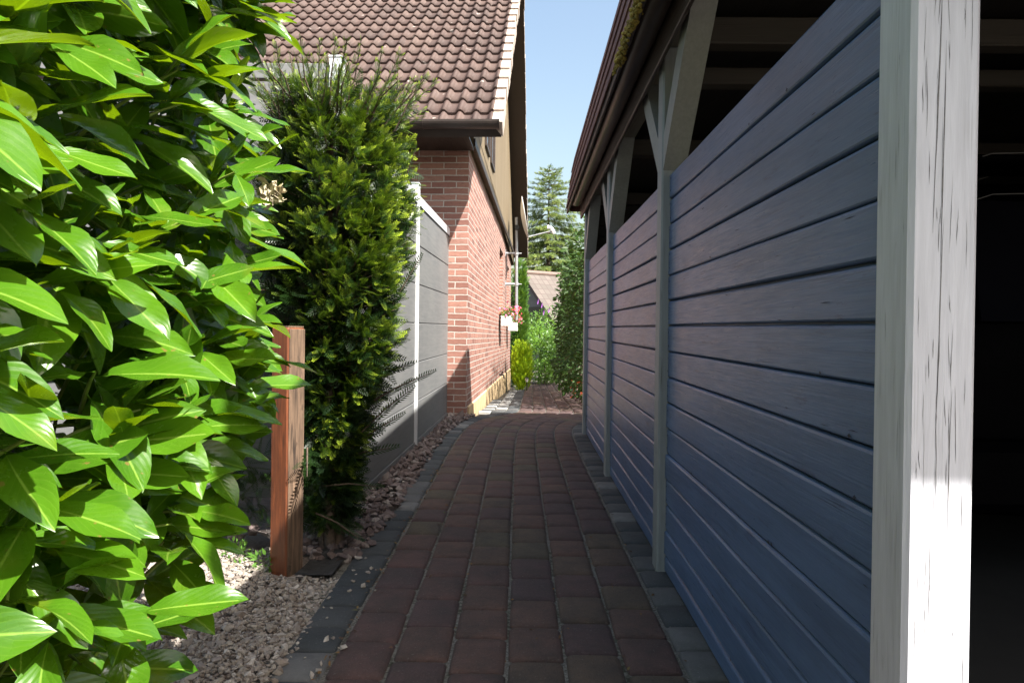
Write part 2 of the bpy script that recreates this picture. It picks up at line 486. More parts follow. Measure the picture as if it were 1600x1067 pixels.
def fence_x(y): return -.772 + .0314 * (y - 5.07)
def make_gravel():
    g = Geo()
    bed = Geo()
    ss = np.arange(-.4, 2.61, .15)
    pts = []
    n = 19000
    X = rng.uniform(-1.75, -.6, n * 2); Y = rng.uniform(.7, 2.75, n * 2)
    edge = -.62 + rng.normal(0, .012, n * 2)
    keep = (X < edge) & ~((Y > 2.45) & (X > -.9)) & (X > -1.15 - .3 * (Y - 1))
    X, Y = X[keep][:n], Y[keep][:n]
    # a few strays on the kerb stones
    k = 60
    X[:k] = rng.uniform(-.62, -.47, k) ** 1; Y[:k] = rng.uniform(.9, 2.8, k)
    sz = np.exp(rng.normal(math.log(.0056), .40, len(X)))
    sz = np.clip(sz, .003, .016)
    und = .008 * np.sin(X * 9 + 1) * np.cos(Y * 7)
    Z = gz(Y) - .016 + und + sz * .3 + rng.uniform(0, .010, len(X))
    Z[:k] = gz(Y[:k]) + sz[:k] * .4
    rocks(g, np.stack([X, Y, Z], 1), sz, rng.uniform(0, 1, len(X)))
    m = Mat('pale_gravel', .85); v = m.coords('Object')
    c = m.ramp(m.tint(), [(0, (.155, .125, .105)), (.25, (.235, .205, .17)), (.5, (.32, .29, .245)), (.75, (.23, .20, .18)), (.9, (.46, .43, .39)), (1, (.10, .08, .07))])
    c = m.mix(m.ramp(m.noise(v, 120, 4), [(.4, 0), (.75, .5)]), c, (.2, .15, .12))
    m.color(c); m.bump(m.noise(v, 260, 3), .4, .002)
    o = g.build('gravel', m.m); tag(o, 'pale crushed gravel strip between the hedge and the path', None, None, 'stuff')
    xs = np.array([-1.9, -1.4, -1.0, -.61]); ys = np.arange(.5, 2.9, .2)
    XX, YY = np.meshgrid(xs, ys); nx = len(xs)
    bed.add(np.stack([XX, YY, gz(YY) - .018], -1).reshape(-1, 3), [(j * nx + i, j * nx + i + 1, (j + 1) * nx + i + 1, (j + 1) * nx + i) for j in range(len(ys) - 1) for i in range(nx - 1)])
    mb = Mat('gravel_bed', .95); v = mb.coords('Object')
    mb.color(mb.ramp(mb.noise(v, 150, 3), [(.3, (.08, .06, .05)), (.7, (.30, .24, .2))])); mb.bump(mb.noise(v, 150, 3), .8, .01)
    b = bed.build('gravel_bed', mb.m); tag(b, 'sandy bed under the pale gravel', None, None, 'structure')
    # coarse rock strip
    g = Geo(); n = 1700
    Y = rng.uniform(2.6, 6.95, n); fx = fence_x(Y) - .06
    X = fx + rng.uniform(0, 1, n) * (-.615 + .02 - fx)
    bend = np.interp(Y, [5.8, 6.3, 6.9], [0, .05, .17]); X = X + bend * (X - fx) / .2
    sz = np.clip(np.exp(rng.normal(math.log(.0165), .35, n)), .008, .032)
    Z = gz(Y) - .012 + sz * .35 + rng.uniform(0, .02, n)
    P = np.stack([X, Y, Z], 1); T = rng.uniform(0, 1, n)
    # a few pale boulders by the fence end and at the gravel's back edge
    big = np.array([(-.665, 6.80, .105), (-.60, 6.86, .11), (-.56, 6.72, .105), (-1.30, 2.86, .05), (-1.24, 2.9, .06), (-1.17, 2.84, .05), (-1.13, 2.9, .06), (-1.36, 2.95, .06), (-1.05, 2.88, .055)])
    P = np.vstack([P, big]); sz = np.concatenate([sz, [.06, .045, .055, .045, .04, .035, .04, .05, .035]]); T = np.concatenate([T, [.95, .9, .1, .95, .9, .95, .6, .8, .9]])
    rocks(g, P, sz, T, .75)
    m = Mat('reddish_crushed_rock', .85); v = m.coords('Object')
    c = m.ramp(m.tint(), [(0, (.062, .047, .045)), (.4, (.098, .074, .070)), (.7, (.125, .098, .092)), (.85, (.16, .138, .128)), (.98, (.26, .23, .21)), (1, (.5, .46, .41))])
    c = m.mix(m.ramp(m.noise(v, 40, 5), [(.4, 0), (.75, .6)]), c, (.13, .085, .075))
    m.color(c); m.bump(m.noise(v, 90, 4), .5, .006)
    o = g.build('crushed_rock', m.m); tag(o, 'reddish crushed rock strip along the foot of the grey fence', None, None, 'stuff')
make_gravel()

# ------------------------------------------------------------------ brown timber posts and the felt by the second one
def make_brown_posts():
    mL = wood_paint('orange_stained_timber', (.15, .042, .013), (.06, .022, .010), 'z', .9, .55, .5, .6, (.45, 1.5))
    mR = wood_paint('weathered_timber', (.125, .08, .052), (.022, .013, .009), 'z', 1.0, .8, .8, .5, (.4, 1.7))
    root = empty('timber_post', (-.855, 2.53, float(gz(2.53)) - .06), R_(-27))
    tag(root, 'short orange stained timber post standing in front of the dark yew', 'post', 'timber posts along the hedge')
    g = Geo(); g.box(-.042, .042, -.042, .042, 0, .95, .005)
    g.build('post_shaft', mL, root)
    g = Geo(); g.box(.0425, .047, -.038, .038, .02, .945, .002, .3); g.box(-.038, .038, -.0375, .038, .951, .956, 0)
    tag(g.build('weathered_face', mR, root), 'pale weathered side of the post')
    c = copy_tree(root); c.location = (-.86, 1.56, float(gz(1.55)) - .84); c.rotation_euler = (0, 0, R_(-20))
    tag(c, 'dark timber post low under the glossy leaves at the bottom left', 'post', 'timber posts along the hedge')
    # felt sheet and bent edging
    g = Geo()
    xs = np.linspace(-.80, -.665, 8); ys = np.linspace(2.44, 2.72, 9); X, Y = np.meshgrid(xs, ys)
    Z = gz(Y) + .006 + .012 * np.sin(X * 23) * np.cos(Y * 11) + .01 * (X > -.66)
    sh = (Y - 2.3) * .12
    V = np.stack([X + sh * .3, Y, Z], -1).reshape(-1, 3)
    f = [(j * 8 + i, j * 8 + i + 1, j * 8 + i + 9, j * 8 + i + 8) for j in range(8) for i in range(7)]
    V2 = V - np.array([0, 0, .003]); g.add(V, f); g.add(V2, [q[::-1] for q in f])
    o = g.build('weed_fabric', plain('dark_fabric', (.03, .028, .027), .9, .4, 30, 0, .6, 120), None, True); tag(o, 'scrap of black weed fabric at the foot of the orange timber post', 'fabric')
make_brown_posts()

# ------------------------------------------------------------------ grey privacy fence
def make_fence():
    mp = Mat('grey_composite_plank', .55); v = mp.coords('Object', (6, 2.2, 30))
    n1 = mp.noise(v, 2, 5, .6, .5); n2 = mp.noise(mp.coords('Object', (1, 1, 1)), 2.5, 4)
    c = mp.mix(mp.ramp(n1, [(.35, 0), (.7, 1)]), (.118, .122, .127), (.165, .166, .166))
    mp.color(mp.mix(mp.ramp(n2, [(.4, 0), (.75, .35)]), c, (.20, .20, .19))); mp.bump(n1, .15, .002)
    root = empty('privacy_fence', (fence_x(5.07), 5.07, float(gz(5.07))))
    tag(root, 'grey plank privacy fence with pale metal posts beside the brick house', 'fence')
    o = Vector(root.location)
    ang = math.atan(.0314)
    ys = [3.10, 5.07, 6.885]
    tops = [2.17, 2.02, 2.0]
    d = Vector((.0314, 1, 0)).normalized(); nx = Vector((d.y, -d.x, 0))
    for y, h in zip(ys, tops):
        p = Vector((fence_x(y), y, 0)) - o
        z0 = float(gz(y)) - .05 - o.z; z1 = float(gz(y)) + h - o.z
        g = Geo()
        # post with a shallow slot on the lane side
        for a0, a1, b in ((-.034, .034, .014), (-.034, -.022, .024), (.022, .034, .024)):
            poly = [(-.03, a0), (b, a0), (b, a1), (-.03, a1)] if b == .014 else [(.0141, a0), (b, a0), (b, a1), (.0141, a1)]
            g.prism(poly, p + Vector((0, 0, z0)), p + Vector((0, 0, z1)), nx, d)
        pc = g.build('post', MT['alu'], root)
        if h > 2.1: tag(pc, 'tallest post, rising behind the yew')
        g = Geo(); g.prism([(-.033, -.037), (.028, -.037), (.028, .037), (-.033, .037)], p + Vector((0, 0, z1 + .0005)), p + Vector((0, 0, z1 + .008)), nx, d)
        g.build('post_cap', MT['alu'], pc)
    for y0, y1 in zip(ys[:-1], ys[1:]):
        a = Vector((fence_x(y0), y0, 0)) + d * .035 - o; b = Vector((fence_x(y1), y1, 0)) - d * .035 - o
        za = float(gz(y0)) - o.z; zb = float(gz(y1)) - o.z
        g = Geo(); n = 6
        for k in range(n):
            h0 = .115 + k * .293; h1 = h0 + .289
            v = []
            for q, zz in ((a, za), (b, zb)):
                for dz, off in ((h0, .004), (h0 + .004, .010), (h1 - .004, .010), (h1, .004), (h1, -.012), (h0, -.012)):
                    v.append(q + nx * off + Vector((0, 0, zz + dz)))
            f = [(i, (i + 1) % 6, 6 + (i + 1) % 6, 6 + i) for i in range(6)]
            g.add([tuple(q) for q in v], f, None, k * .13 + y0)
        # dark backing behind the seams
        bk = [(q + nx * -.004 + Vector((0, 0, zz + h))) for q, zz in ((a, za), (b, zb)) for h in (.12, 1.86)]
        g.add([tuple(q) for q in bk], [(0, 2, 3, 1)], None, .1)
        g.build('plank_panel', mp.m, root)
        for nm, h0, h1, off in (('bottom_rail', .02, .113, .018), ('top_rail', 1.874, 1.945, .02)):
            g = Geo(); v = []
            for q, zz in ((a, za), (b, zb)):
                for of, h in ((-.02, h0), (off, h0), (off, h1), (-.02, h1)): v.append(q + nx * of + Vector((0, 0, zz + h)))
            g.add([tuple(q) for q in v], [(0, 1, 5, 4), (1, 2, 6, 5), (2, 3, 7, 6), (3, 0, 4, 7), (0, 3, 2, 1), (4, 5, 6, 7)])
            r = g.build(nm, MT['alu'] if nm == 'top_rail' else mp.m, root)
            if nm == 'top_rail': tag(r, 'pale metal top rail catching the sun')
    # return leg running away to the left behind the yew and the laurel
    p0 = Vector((fence_x(3.1) - .04, 3.1, 0)) - o
    g = Geo(); zz = float(gz(3.1)) - o.z
    for k in range(6):
        h0 = .115 + k * .315; g.box(p0.x - 1.8, p0.x, p0.y - .012, p0.y + .01, zz + h0, zz + h0 + .311, .003, k * .21)
    g.build('plank_panel', mp.m, root)
    g = Geo(); g.box(p0.x - 1.8, p0.x, p0.y - .02, p0.y + .02, zz + 2.01, zz + 2.08, .003); g.build('top_rail', mp.m, root)
make_fence()

# ------------------------------------------------------------------ brick house
HX, HY = -.514, 6.81
H_ANG = -math.atan(.0375)
def hloc(p):
    """world -> house frame (corner at origin, +y along the gable)"""
    q = Matrix.Rotation(-H_ANG, 3, 'Z') @ (Vector((p[0], p[1], 0)) - Vector((HX, HY, 0)))
    return Vector((q.x, q.y, p[2]))
def brick_mat():
    m = Mat('red_brick', .85)
    uv = m.n('ShaderNodeUVMap')
    wob = m.n('ShaderNodeVectorMath', operation='ADD')
    nz = m.n('ShaderNodeTexNoise', Scale=9.0, Detail=2.0); m.l(uv.outputs[0], nz.inputs['Vector'])
    sub = m.n('ShaderNodeVectorMath', operation='SUBTRACT'); m.l(nz.outputs['Color'], sub.inputs[0]); sub.inputs[1].default_value = (.5, .5, .5)
    scl = m.n('ShaderNodeVectorMath', operation='SCALE'); m.l(sub.outputs[0], scl.inputs[0]); scl.inputs['Scale'].default_value = .012
    m.l(uv.outputs[0], wob.inputs[0]); m.l(scl.outputs[0], wob.inputs[1])
    br = m.n('ShaderNodeTexBrick', Scale=1.0); br.offset = .5
    br.inputs['Brick Width'].default_value = .25; br.inputs['Row Height'].default_value = .0625
    br.inputs['Mortar Size'].default_value = .0055; br.inputs['Mortar Smooth'].default_value = .15; br.inputs['Bias'].default_value = 0
    br.inputs['Color1'].default_value = (0, 0, 0, 1); br.inputs['Color2'].default_value = (1, 1, 1, 1); br.inputs['Mortar'].default_value = (.5, .5, .5, 1)
    m.l(wob.outputs[0], br.inputs['Vector'])
    c = m.ramp(br.outputs['Color'], [(0, (.17, .072, .055)), (.3, (.25, .118, .090)), (.6, (.31, .155, .118)), (.85, (.22, .098, .078)), (1, (.35, .20, .155))])
    mp = m.n('ShaderNodeMapping'); mp.inputs['Scale'].default_value = (18, 70, 1); m.l(uv.outputs[0], mp.inputs[0])
    strk = m.noise(mp.outputs[0], 1.0, 6, .7, .6)
    c = m.mix(m.ramp(strk, [(.5, 0), (.72, .65)]), c, (.11, .045, .035))
    mort = m.ramp(m.noise(uv.outputs[0], 60, 4), [(.3, (.32, .29, .26)), (.7, (.48, .44, .40))])
    m.color(m.mix(br.outputs['Fac'], c, mort))
    h = m.math('SUBTRACT', m.math('MULTIPLY', strk, .35), br.outputs['Fac'])
    m.bump(h, .9, .008); return m.m
def make_house():
    root = empty('brick_house', (HX, HY, 0), H_ANG)
    tag(root, 'red brick house with brown tiled roof and wood clad gable', 'house')
    mb = brick_mat()
    EAVE = 2.86; RUN = 9.55; G0 = float(gz(HY))
    ZB = -.5
    D = 8.75          # depth of the gable
    wins = [(4.75, 5.80, 1.30, 2.42), (7.15, 7.95, 1.30, 2.36)]
    g = Geo()
    # front wall (faces the camera), from the corner to the left
    def quad(p, uvs): g.add(p, [(0, 1, 2, 3)], uvs)
    zb, zt = -.2, 2.92
    quad([(-6, 0, zb), (0, 0, zb), (0, 0, zt), (-6, 0, zt)], [(-6, zb), (0, zb), (0, zt), (-6, zt)])
    # gable wall with two openings
    ycuts = [0] + [q for wn in wins for q in wn[:2]] + [D]; zc = [zb, 1.30, 2.36, 2.42, zt]
    def gq(y0, y1, z0, z1):
        quad([(0, y0, z0), (0, y1, z0), (0, y1, z1), (0, y0, z1)], [(y0 + .0, z0), (y1, z0), (y1, z1), (y0, z1)])
    gq(0, wins[0][0], zb, zt); gq(wins[0][1], wins[1][0], zb, zt); gq(wins[1][1], D, zb, zt)
    dep = .13
    for y0, y1, z0, z1 in wins:
        gq(y0, y1, zb, z0); gq(y0, y1, z1, zt)
        quad([(0, y1, z0), (-dep, y1, z0), (-dep, y1, z1), (0, y1, z1)], [(0, z0), (dep, z0), (dep, z1), (0, z1)])
        quad([(-dep, y0, z0), (0, y0, z0), (0, y0, z1), (-dep, y0, z1)], [(0, z0), (dep, z0), (dep, z1), (0, z1)])
        quad([(0, y0, z1), (0, y1, z1), (-dep, y1, z1), (-dep, y0, z1)], [(y0, 0), (y1, 0), (y1, .06), (y0, .06)])
    # back and left walls
    quad([(0, D, zb), (-6, D, zb), (-6, D, zt), (0, D, zt)], [(0, zb), (6, zb), (6, zt), (0, zt)])
    quad([(-6, D, zb), (-6, 0, zb), (-6, 0, zt), (-6, D, zt)], [(0, zb), (D, zb), (D, zt), (0, zt)])
    wall = g.build('wall', mb, root)
    # plinth, grows as the ground falls
    g = Geo(); ys = np.linspace(.12, D + .01, 12)
    v = []
    for y in ys:
        zt_ = float(gz(HY + .12)) + .085 - .012 * (y / D); zg = float(gz(HY + y)) - .08
        v += [(0.0, y, zg), (.016, y, zg), (.016, y, zt_), (0.0, y, zt_ + .012)]
    f = []
    for j in range(len(ys) - 1):
        for k in range(3): f.append((j * 4 + k, j * 4 + 4 + k, j * 4 + 5 + k, j * 4 + 1 + k))
    f += [(0, 1, 2, 3)]
    g.add(v, f); g.build('plinth', plain('ochre_plinth_render', (.50, .36, .2), .9, .15, 5, 0, .3), root)
    # windows
    for k, (y0, y1, z0, z1) in enumerate(wins):
        wf = Geo()
        a, b = -dep + .001, -dep + .06
        for (p0, p1, q0, q1) in ((y0, y0 + .07, z0, z1), (y1 - .07, y1, z0, z1), (y0 + .07, y1 - .07, z0, z0 + .07), (y0 + .07, y1 - .07, z1 - .07, z1)):
            wf.box(a, b, p0 + .001, p1 - .001, q0 + .001, q1 - .001, .004)
        fr = wf.build('window', MT['frame_white'], root)
        pg = Geo(); pg.box(a + .01, a + .025, y0 + .072, y1 - .072, z0 + .072, z1 - .072); pg.build('pane', MT['glass'], fr)
        sg = Geo(); sg.box(-dep + .062, .035, y0 + .002, y1 - .002, z0 - .03, z0 + .004, .004); sg.build('sill', plain('brick_red_sill', (.3, .12, .08), .6), fr)
    # timber cladding of the gable triangle, proud of the brick
    slope = math.tan(R_(40)); ym = (RUN / 2) - .56
    def roof_z(y): return 2.72 + slope * (min(y + .56, RUN - (y + .56)))
    mc = Mat('weathered_brown_cladding', .7); v = mc.coords('Object', (1, 26, .35))
    n1 = mc.noise(v, 1, 5, .65); n2 = mc.noise(mc.coords('Object', (1, 3, .3)), 1.2, 4)
    c = mc.mix(mc.ramp(n1, [(.3, 0), (.7, 1)]), (.115, .084, .048), (.20, .15, .085))
    mc.color(mc.mix(mc.ramp(n2, [(.5, 0), (.8, .5)]), c, (.27, .23, .165))); mc.bump(n1, .3, .004)
    g = Geo()
    zl = 2.80
    prof = [(-.06, zl), (D + .3, zl), (D + .3, roof_z(D + .3) - .12), (ym, roof_z(ym) - .12), (-.06, roof_z(-.06) - .12)]
    yy = [p[0] for p in prof]; zz = [p[1] for p in prof]
    V = [(.05, y, z) for y, z in prof] + [(-.02, y, z) for y, z in prof]
    g.add(V, [(k, (k + 1) % 5, 5 + (k + 1) % 5, 5 + k)[::-1] for k in range(5)])
    g.caps([0, 1, 2, 3, 4]); g.caps([9, 8, 7, 6, 5])
    g.build('gable_cladding', mc.m, root)
    g = Geo(); g.box(.051, .068, -.06, D + .3, zl - .03, zl + .05, .003); g.build('drip_board', MT['brown_fascia'], root)
    # two small attic windows seen edge-on
    for y0, z0 in ((1.15, 3.12), (1.95, 3.12)):
        wf = Geo()
        for (p0, p1, q0, q1) in ((y0, y0 + .05, z0, z0 + .62), (y0 + .5, y0 + .55, z0, z0 + .62), (y0 + .05, y0 + .5, z0, z0 + .05), (y0 + .05, y0 + .5, z0 + .57, z0 + .62)):
            wf.box(.051, .075, p0, p1, q0, q1, .003)
        fr = wf.build('attic_window', MT['brown_fascia'], root)
        pg = Geo(); pg.box(.051, .058, y0 + .051, y0 + .499, z0 + .051, z0 + .569); pg.build('pane', MT['glass'], fr)
    # ---- roof: rows of pantiles with humps
    XR = .36; XL = -6.3
    E0 = -.60; ZE = 2.80
    sl = np.array([0, math.cos(R_(40)), math.sin(R_(40))]); nrm = np.array([0, -math.sin(R_(40)), math.cos(R_(40))])
    gauge = .283; rows = 23; hump = .152
    mt = Mat('brown_concrete_tile', .75); vv = mt.coords('Object')
    base = mt.ramp(mt.tint(), [(0, (.046, .025, .020)), (.5, (.062, .034, .027)), (1, (.082, .050, .040))])
    nn = mt.noise(vv, 3.5, 6, .7); sp = mt.noise(vv, 5.5, 3, .6)
    c = mt.mix(mt.ramp(nn, [(.45, 0), (.75, .5)]), base, (.045, .029, .027))
    c = mt.mix(mt.ramp(sp, [(.665, 0), (.70, .8)]), c, (.36, .32, .29))
    c = mt.mix(mt.ramp(mt.noise(vv, 38, 3), [(.67, 0), (.72, .5)]), c, (.25, .22, .20))
    mt.color(c); mt.bump(mt.noise(vv, 120, 4), .35, .004)
    def roof_side(flip):
        g = Geo()
        nh = int((XR - .06 - XL) / hump); per = 10
        u = np.arange(nh * per + 1) / per
        ph = u % 1.0
        prof = np.where(ph < .52, np.sin(np.pi * ph / .52) ** 1.0 * .036, -.002 * np.sin(np.pi * (ph - .52) / .48))
        xs = XR - .06 - u * hump
        for r in range(rows):
            tin = np.repeat(rng.uniform(0, 1, nh // 2 + 2), 2 * per)[:len(u)]
            s0 = r * gauge - .035; s1 = (r + 1) * gauge + .02
            jit = np.repeat(rng.normal(0, .003, nh // 2 + 2), 2 * per)[:len(u)]
            lo = np.array([[x, E0, ZE] for x in xs]) + (s0 + jit)[:, None] * sl + (prof + .034)[:, None] * nrm
            lo2 = np.array([[x, E0, ZE] for x in xs]) + (s0 + .004 + jit)[:, None] * sl + (prof + .008)[:, None] * nrm
            hi = np.array([[x, E0, ZE] for x in xs]) + s1 * sl + (prof + .004)[:, None] * nrm
            V = np.vstack([lo2, lo, hi])
            if flip: V[:, 1] = 2 * ym - V[:, 1]
            n = len(xs)
            f = [(k, k + 1, n + k + 1, n + k) for k in range(n - 1)] + [(n + k, n + k + 1, 2 * n + k + 1, 2 * n + k) for k in range(n - 1)]
            if not flip: f = [q[::-1] for q in f]
            g.add(V, f, None, np.tile(tin, 3))
        return g
    rf = roof_side(False).build('roof', mt.m, root, True)
    tag(rf, 'near slope of brown pantiles flecked with lichen')
    roof_side(True).build('roof', mt.m, root, True)
    # verge tiles, pale, one per row, both slopes
    gv = Geo()
    for flip in (False, True):
        for r in range(rows):
            b = np.array([XR, E0, ZE]) + (r * gauge - .04 + rng.normal(0, .004)) * sl + .012 * nrm
            e = np.array([XR, E0, ZE]) + ((r + 1) * gauge - .012) * sl - .012 * nrm
            jx = rng.normal(0, .004)
            if flip: b[1] = 2 * ym - b[1]; e[1] = 2 * ym - e[1]
            nn_ = nrm.copy()
            if flip: nn_[1] *= -1
            w_ = .085
            V = []
            for q in (b, e):
                V += [q + np.array([-w_ + jx, 0, 0]) + nn_ * .052, q + np.array([.012 + jx, 0, 0]) + nn_ * .052, q + np.array([.012 + jx, 0, 0]) - nn_ * .09, q + np.array([-w_ + jx, 0, 0]) + nn_ * .028]
            gv.add(V, [(0, 1, 5, 4), (1, 2, 6, 5), (2, 3, 7, 6), (3, 0, 4, 7), (0, 3, 2, 1), (4, 5, 6, 7)], None, rng.uniform(0, 1))
    mv = Mat('bleached_verge_tile', .8); v = mv.coords('Object')
    mv.color(mv.mix(mv.ramp(mv.noise(v, 14, 5), [(.4, 0), (.7, .8)]), (.42, .36, .31), (.2, .14, .115)))
    gv.build('verge_tiles', mv.m, root)
    # roof underside / overhang soffits
    g = Geo()
    for flip in (False, True):
        a = np.array([0, E0, ZE]); b = a + rows * gauge * sl - np.array([0, 0, 0])
        pts = []
        for x in (XL, XR - .005):
            for q in (a, b):
                for off in (.0, -.10):
                    p = q + nrm * off; p = np.array([x, p[1], p[2]])
                    if flip: p[1] = 2 * ym - p[1]
                    pts.append(p)
        f = [(0, 2, 3, 1), (4, 5, 7, 6), (0, 1, 5, 4), (1, 3, 7, 5), (3, 2, 6, 7), (2, 0, 4, 6)]
        g.add(pts, f)
    g.build('soffit', MT['brown_fascia'], root)
    g = Geo(); g.box(XL, .048, -.52, -.005, 2.745, 2.765); g.build('eave_boarding', MT['brown_fascia'], root)
    # barge boards
    # gutter : half round
    for sgn, nm in ((0, 'gutter'), (1, 'gutter')):
        g = Geo(); n = 12; rr = .068
        poly = [(rr * math.cos(math.pi + math.pi * k / n), rr * math.sin(math.pi + math.pi * k / n)) for k in range(n + 1)]
        poly += [((rr - .006) * math.cos(2 * math.pi - math.pi * k / n), (rr - .006) * math.sin(2 * math.pi - math.pi * k / n)) for k in range(n + 1)]
        y = E0 - .055 if not sgn else 2 * ym - (E0 - .055)
        g.prism(poly, (XL, y, ZE + .03), (XR - .02, y, ZE + .03), (0, 1, 0), (0, 0, 1))
        for xc in (XR - .022, -.35):
            g.prism([(rr * 1.07 * math.cos(math.pi + math.pi * k / n), rr * 1.07 * math.sin(math.pi + math.pi * k / n)) for k in range(n + 1)], (xc, y, ZE + .0305), (xc + .008, y, ZE + .0305), (0, 1, 0), (0, 0, 1))
        g.build(nm, MT['gutter_brown'], root)
    # outside tap on the wall foot
    return root
house = make_house()

def hworld(x, y, z):
    q = Matrix.Rotation(H_ANG, 3, 'Z') @ Vector((x, y, 0)); return Vector((q.x + HX, q.y + HY, z))

# flower troughs under the two gable windows
def make_troughs():
    mfl = Mat('petals', .6)
    mfl.color(mfl.ramp(mfl.tint(), [(0, (.62, .05, .10)), (.35, (.72, .12, .30)), (.6, (.75, .28, .45)), (.8, (.80, .10, .06)), (1, (.82, .7, .72))], 'CONSTANT'))
    mfl.translucent((.8, .25, .35), .3)
    mlf = leaf_mat('flower_leaf', (.05, .11, .02), (.10, .19, .03), (.2, .4, .03), .3, .5, False)
    def trough(y, z, lab):
        root = empty('flower_trough', hworld(.13, y, z), H_ANG)
        tag(root, lab, 'flower box', 'white flower troughs hung on the gable')
        g = Geo()
        prof = [(-.075, -.08), (.075, -.08), (.095, .09), (.08, .09), (.065, -.055), (-.065, -.055), (-.08, .09), (-.095, .09)]
        g.prism(prof, (0, -.2, 0), (0, .2, 0), (1, 0, 0), (0, 0, 1))
        g.box(-.088, .088, -.207, -.1995, -.08, .088, .003); g.box(-.088, .088, .1995, .207, -.08, .088, .003)
        g.build('planter', MT['white_enamel'], root)
        g = Geo(); g.box(-.08, .08, -.198, .198, .04, .062); g.build('soil', MT['soil'], root)
        for yy in (-.13, .13):
            g = Geo(); g.box(-.13, -.097, yy - .012, yy + .012, .05, .08); g.box(-.097, .1, yy - .012, yy + .012, .0915, .097); g.build('hanger', MT['black'], root)
        g = Geo(); n = 300
        P = np.stack([rng.normal(.02, .07, n), rng.uniform(-.22, .22, n), .10 + np.abs(rng.normal(0, .075, n)) - .03], 1)
        tv = np.array([(0, -.5, 0), (.5, -.35, .1), (.5, .35, .1), (0, .5, 0), (-.5, .3, .1), (-.5, -.3, .1)]) * .027
        tf = np.array([(0, 1, 2, 3), (3, 4, 5, 0)])
        g.inst(tv, tf, np.zeros((6, 2)), frames(rng.normal(size=(n, 3)), rng.normal(size=(n, 3)) + np.array([.6, -.6, .8])), P, rng.uniform(0, 1, n))
        g.build('leaves', mlf, root)
        g = Geo(); n = 75
        P = np.stack([rng.normal(.05, .08, n), rng.uniform(-.24, .24, n), .12 + np.abs(rng.normal(0, .10, n)) - .04], 1)
        g.inst(tv * 1.35, tf, np.zeros((6, 2)), frames(rng.normal(size=(n, 3)), rng.normal(size=(n, 3)) * .5 + np.array([.8, -.8, .5])), P, rng.uniform(0, 1, n))
        g.build('blossoms', mfl.m, root)
    trough(4.9, 1.16, 'white trough of red and pink flowers under the nearer gable window')
    trough(7.25, 1.10, 'white trough of pink flowers under the farther gable window')
make_troughs()

# satellite dish on a stand-off mast
def make_dish():
    Yd = 13.2
    base = at(807, 500, Yd)
    root = empty('satellite_dish', base, 0)
    tag(root, 'white satellite dish on a galvanised mast clamped to the brick gable', 'satellite dish')
    L = lambda p: Vector(p) - base
    top = at(807, 340, Yd)
    g = Geo(); g.tube([L(base), L(top)], .03, 14); g.build('mast', MT['steel'], root)
    for py in (396, 444):
        c = at(807, py, Yd); wl = at(786, py, Yd)
        hw = hloc(wl); wl = hworld(.0, hw.y - .02, wl.z)
        g = Geo(); g.tube([L(wl), L(c)], .022, 10); g.box(*(L(wl).x - .004, L(wl).x + .012), L(wl).y - .06, L(wl).y + .06, L(wl).z - .06, L(wl).z + .06, .003)
        g.tube([L(c) + Vector((0, 0, -.03)), L(c) + Vector((0, 0, .03))], .042, 12)
        g.tube([L(c) + Vector((.03, 0, 0)), L(c) + Vector((.10, 0, 0))], .01, 8)
        g.build('wall_bracket', MT['steel'], root)
    # dish edge-on, facing right and a little up
    ctr = L(at(821, 341, Yd)); n = Vector((.985, -.02, .17)).normalized()
    u = Vector((0, 1, 0)); u = (u - n * u.dot(n)).normalized(); v_ = n.cross(u)
    g = Geo(); V = []; f = []; nr, na = 6, 28
    for sgn, off in ((1, 0), (-1, -.006)):
        b0 = len(V)
        for r in range(nr + 1):
            for k in range(na):
                a = 2 * math.pi * k / na; q = r / nr
                V.append(tuple(ctr + (u * math.cos(a) * .38 + v_ * math.sin(a) * .42) * q + n * (.075 * (q * q - 1) + off)))
        for r in range(nr):
            for k in range(na):
                qd = (b0 + r * na + k, b0 + r * na + (k + 1) % na, b0 + (r + 1) * na + (k + 1) % na, b0 + (r + 1) * na + k)
                f.append(qd if sgn > 0 else qd[::-1])
    b1 = (nr + 1) * na
    for k in range(na): f.append((nr * na + k, nr * na + (k + 1) % na, b1 + nr * na + (k + 1) % na, b1 + nr * na + k))
    g.add(V, f); g.build('reflector', MT['white_enamel'], root, True)
    g = Geo(); c = L(at(808, 356, Yd)); g.tube([c, c + Vector((.08, 0, .02)), ctr - n * .09], .02, 8); g.box(c.x - .045, c.x + .045, c.y - .045, c.y + .045, c.z - .05, c.z + .05, .005)
    g.build('mount', MT['black'], root)
    g = Geo(); p0 = ctr - v_ * .40 if v_.z > 0 else ctr + v_ * .40
    p0 = L(at(823, 371, Yd)); p1 = L(at(862, 361, Yd))
    g.tube([p0, p1], .012, 8); g.build('feed_arm', MT['steel'], root)
    g = Geo(); d = Vector((-.95, 0, .25)); g.tube([p1 + Vector((.05, 0, -.05)), p1 + Vector((.01, 0, .03)), p1 + Vector((-.02, 0, .06)), p1 + d * .09 + Vector((0, 0, .05))], [.03, .035, .03, .045], 12)
    g.build('feed_head', MT['white_enamel'], root)
make_dish()

# outside tap
def make_tap():
    p = hworld(.016, 5.0, .27); root = empty('garden_tap', hworld(.0, 5.0, .24), H_ANG)
    tag(root, 'small black garden tap low on the brick gable', 'tap')
    g = Geo(); g.tube([(0, 0, 0), (.05, 0, 0), (.08, 0, -.01), (.085, 0, -.07)], [.014, .014, .013, .012], 10)
    g.build('spout', MT['black'], root)
    g = Geo(); g.tube([(.05, 0, .012), (.05, 0, .05)], .008, 8); g.box(.02, .08, -.008, .008, .05, .06, .003); g.build('handle', MT['black'], root)
make_tap()

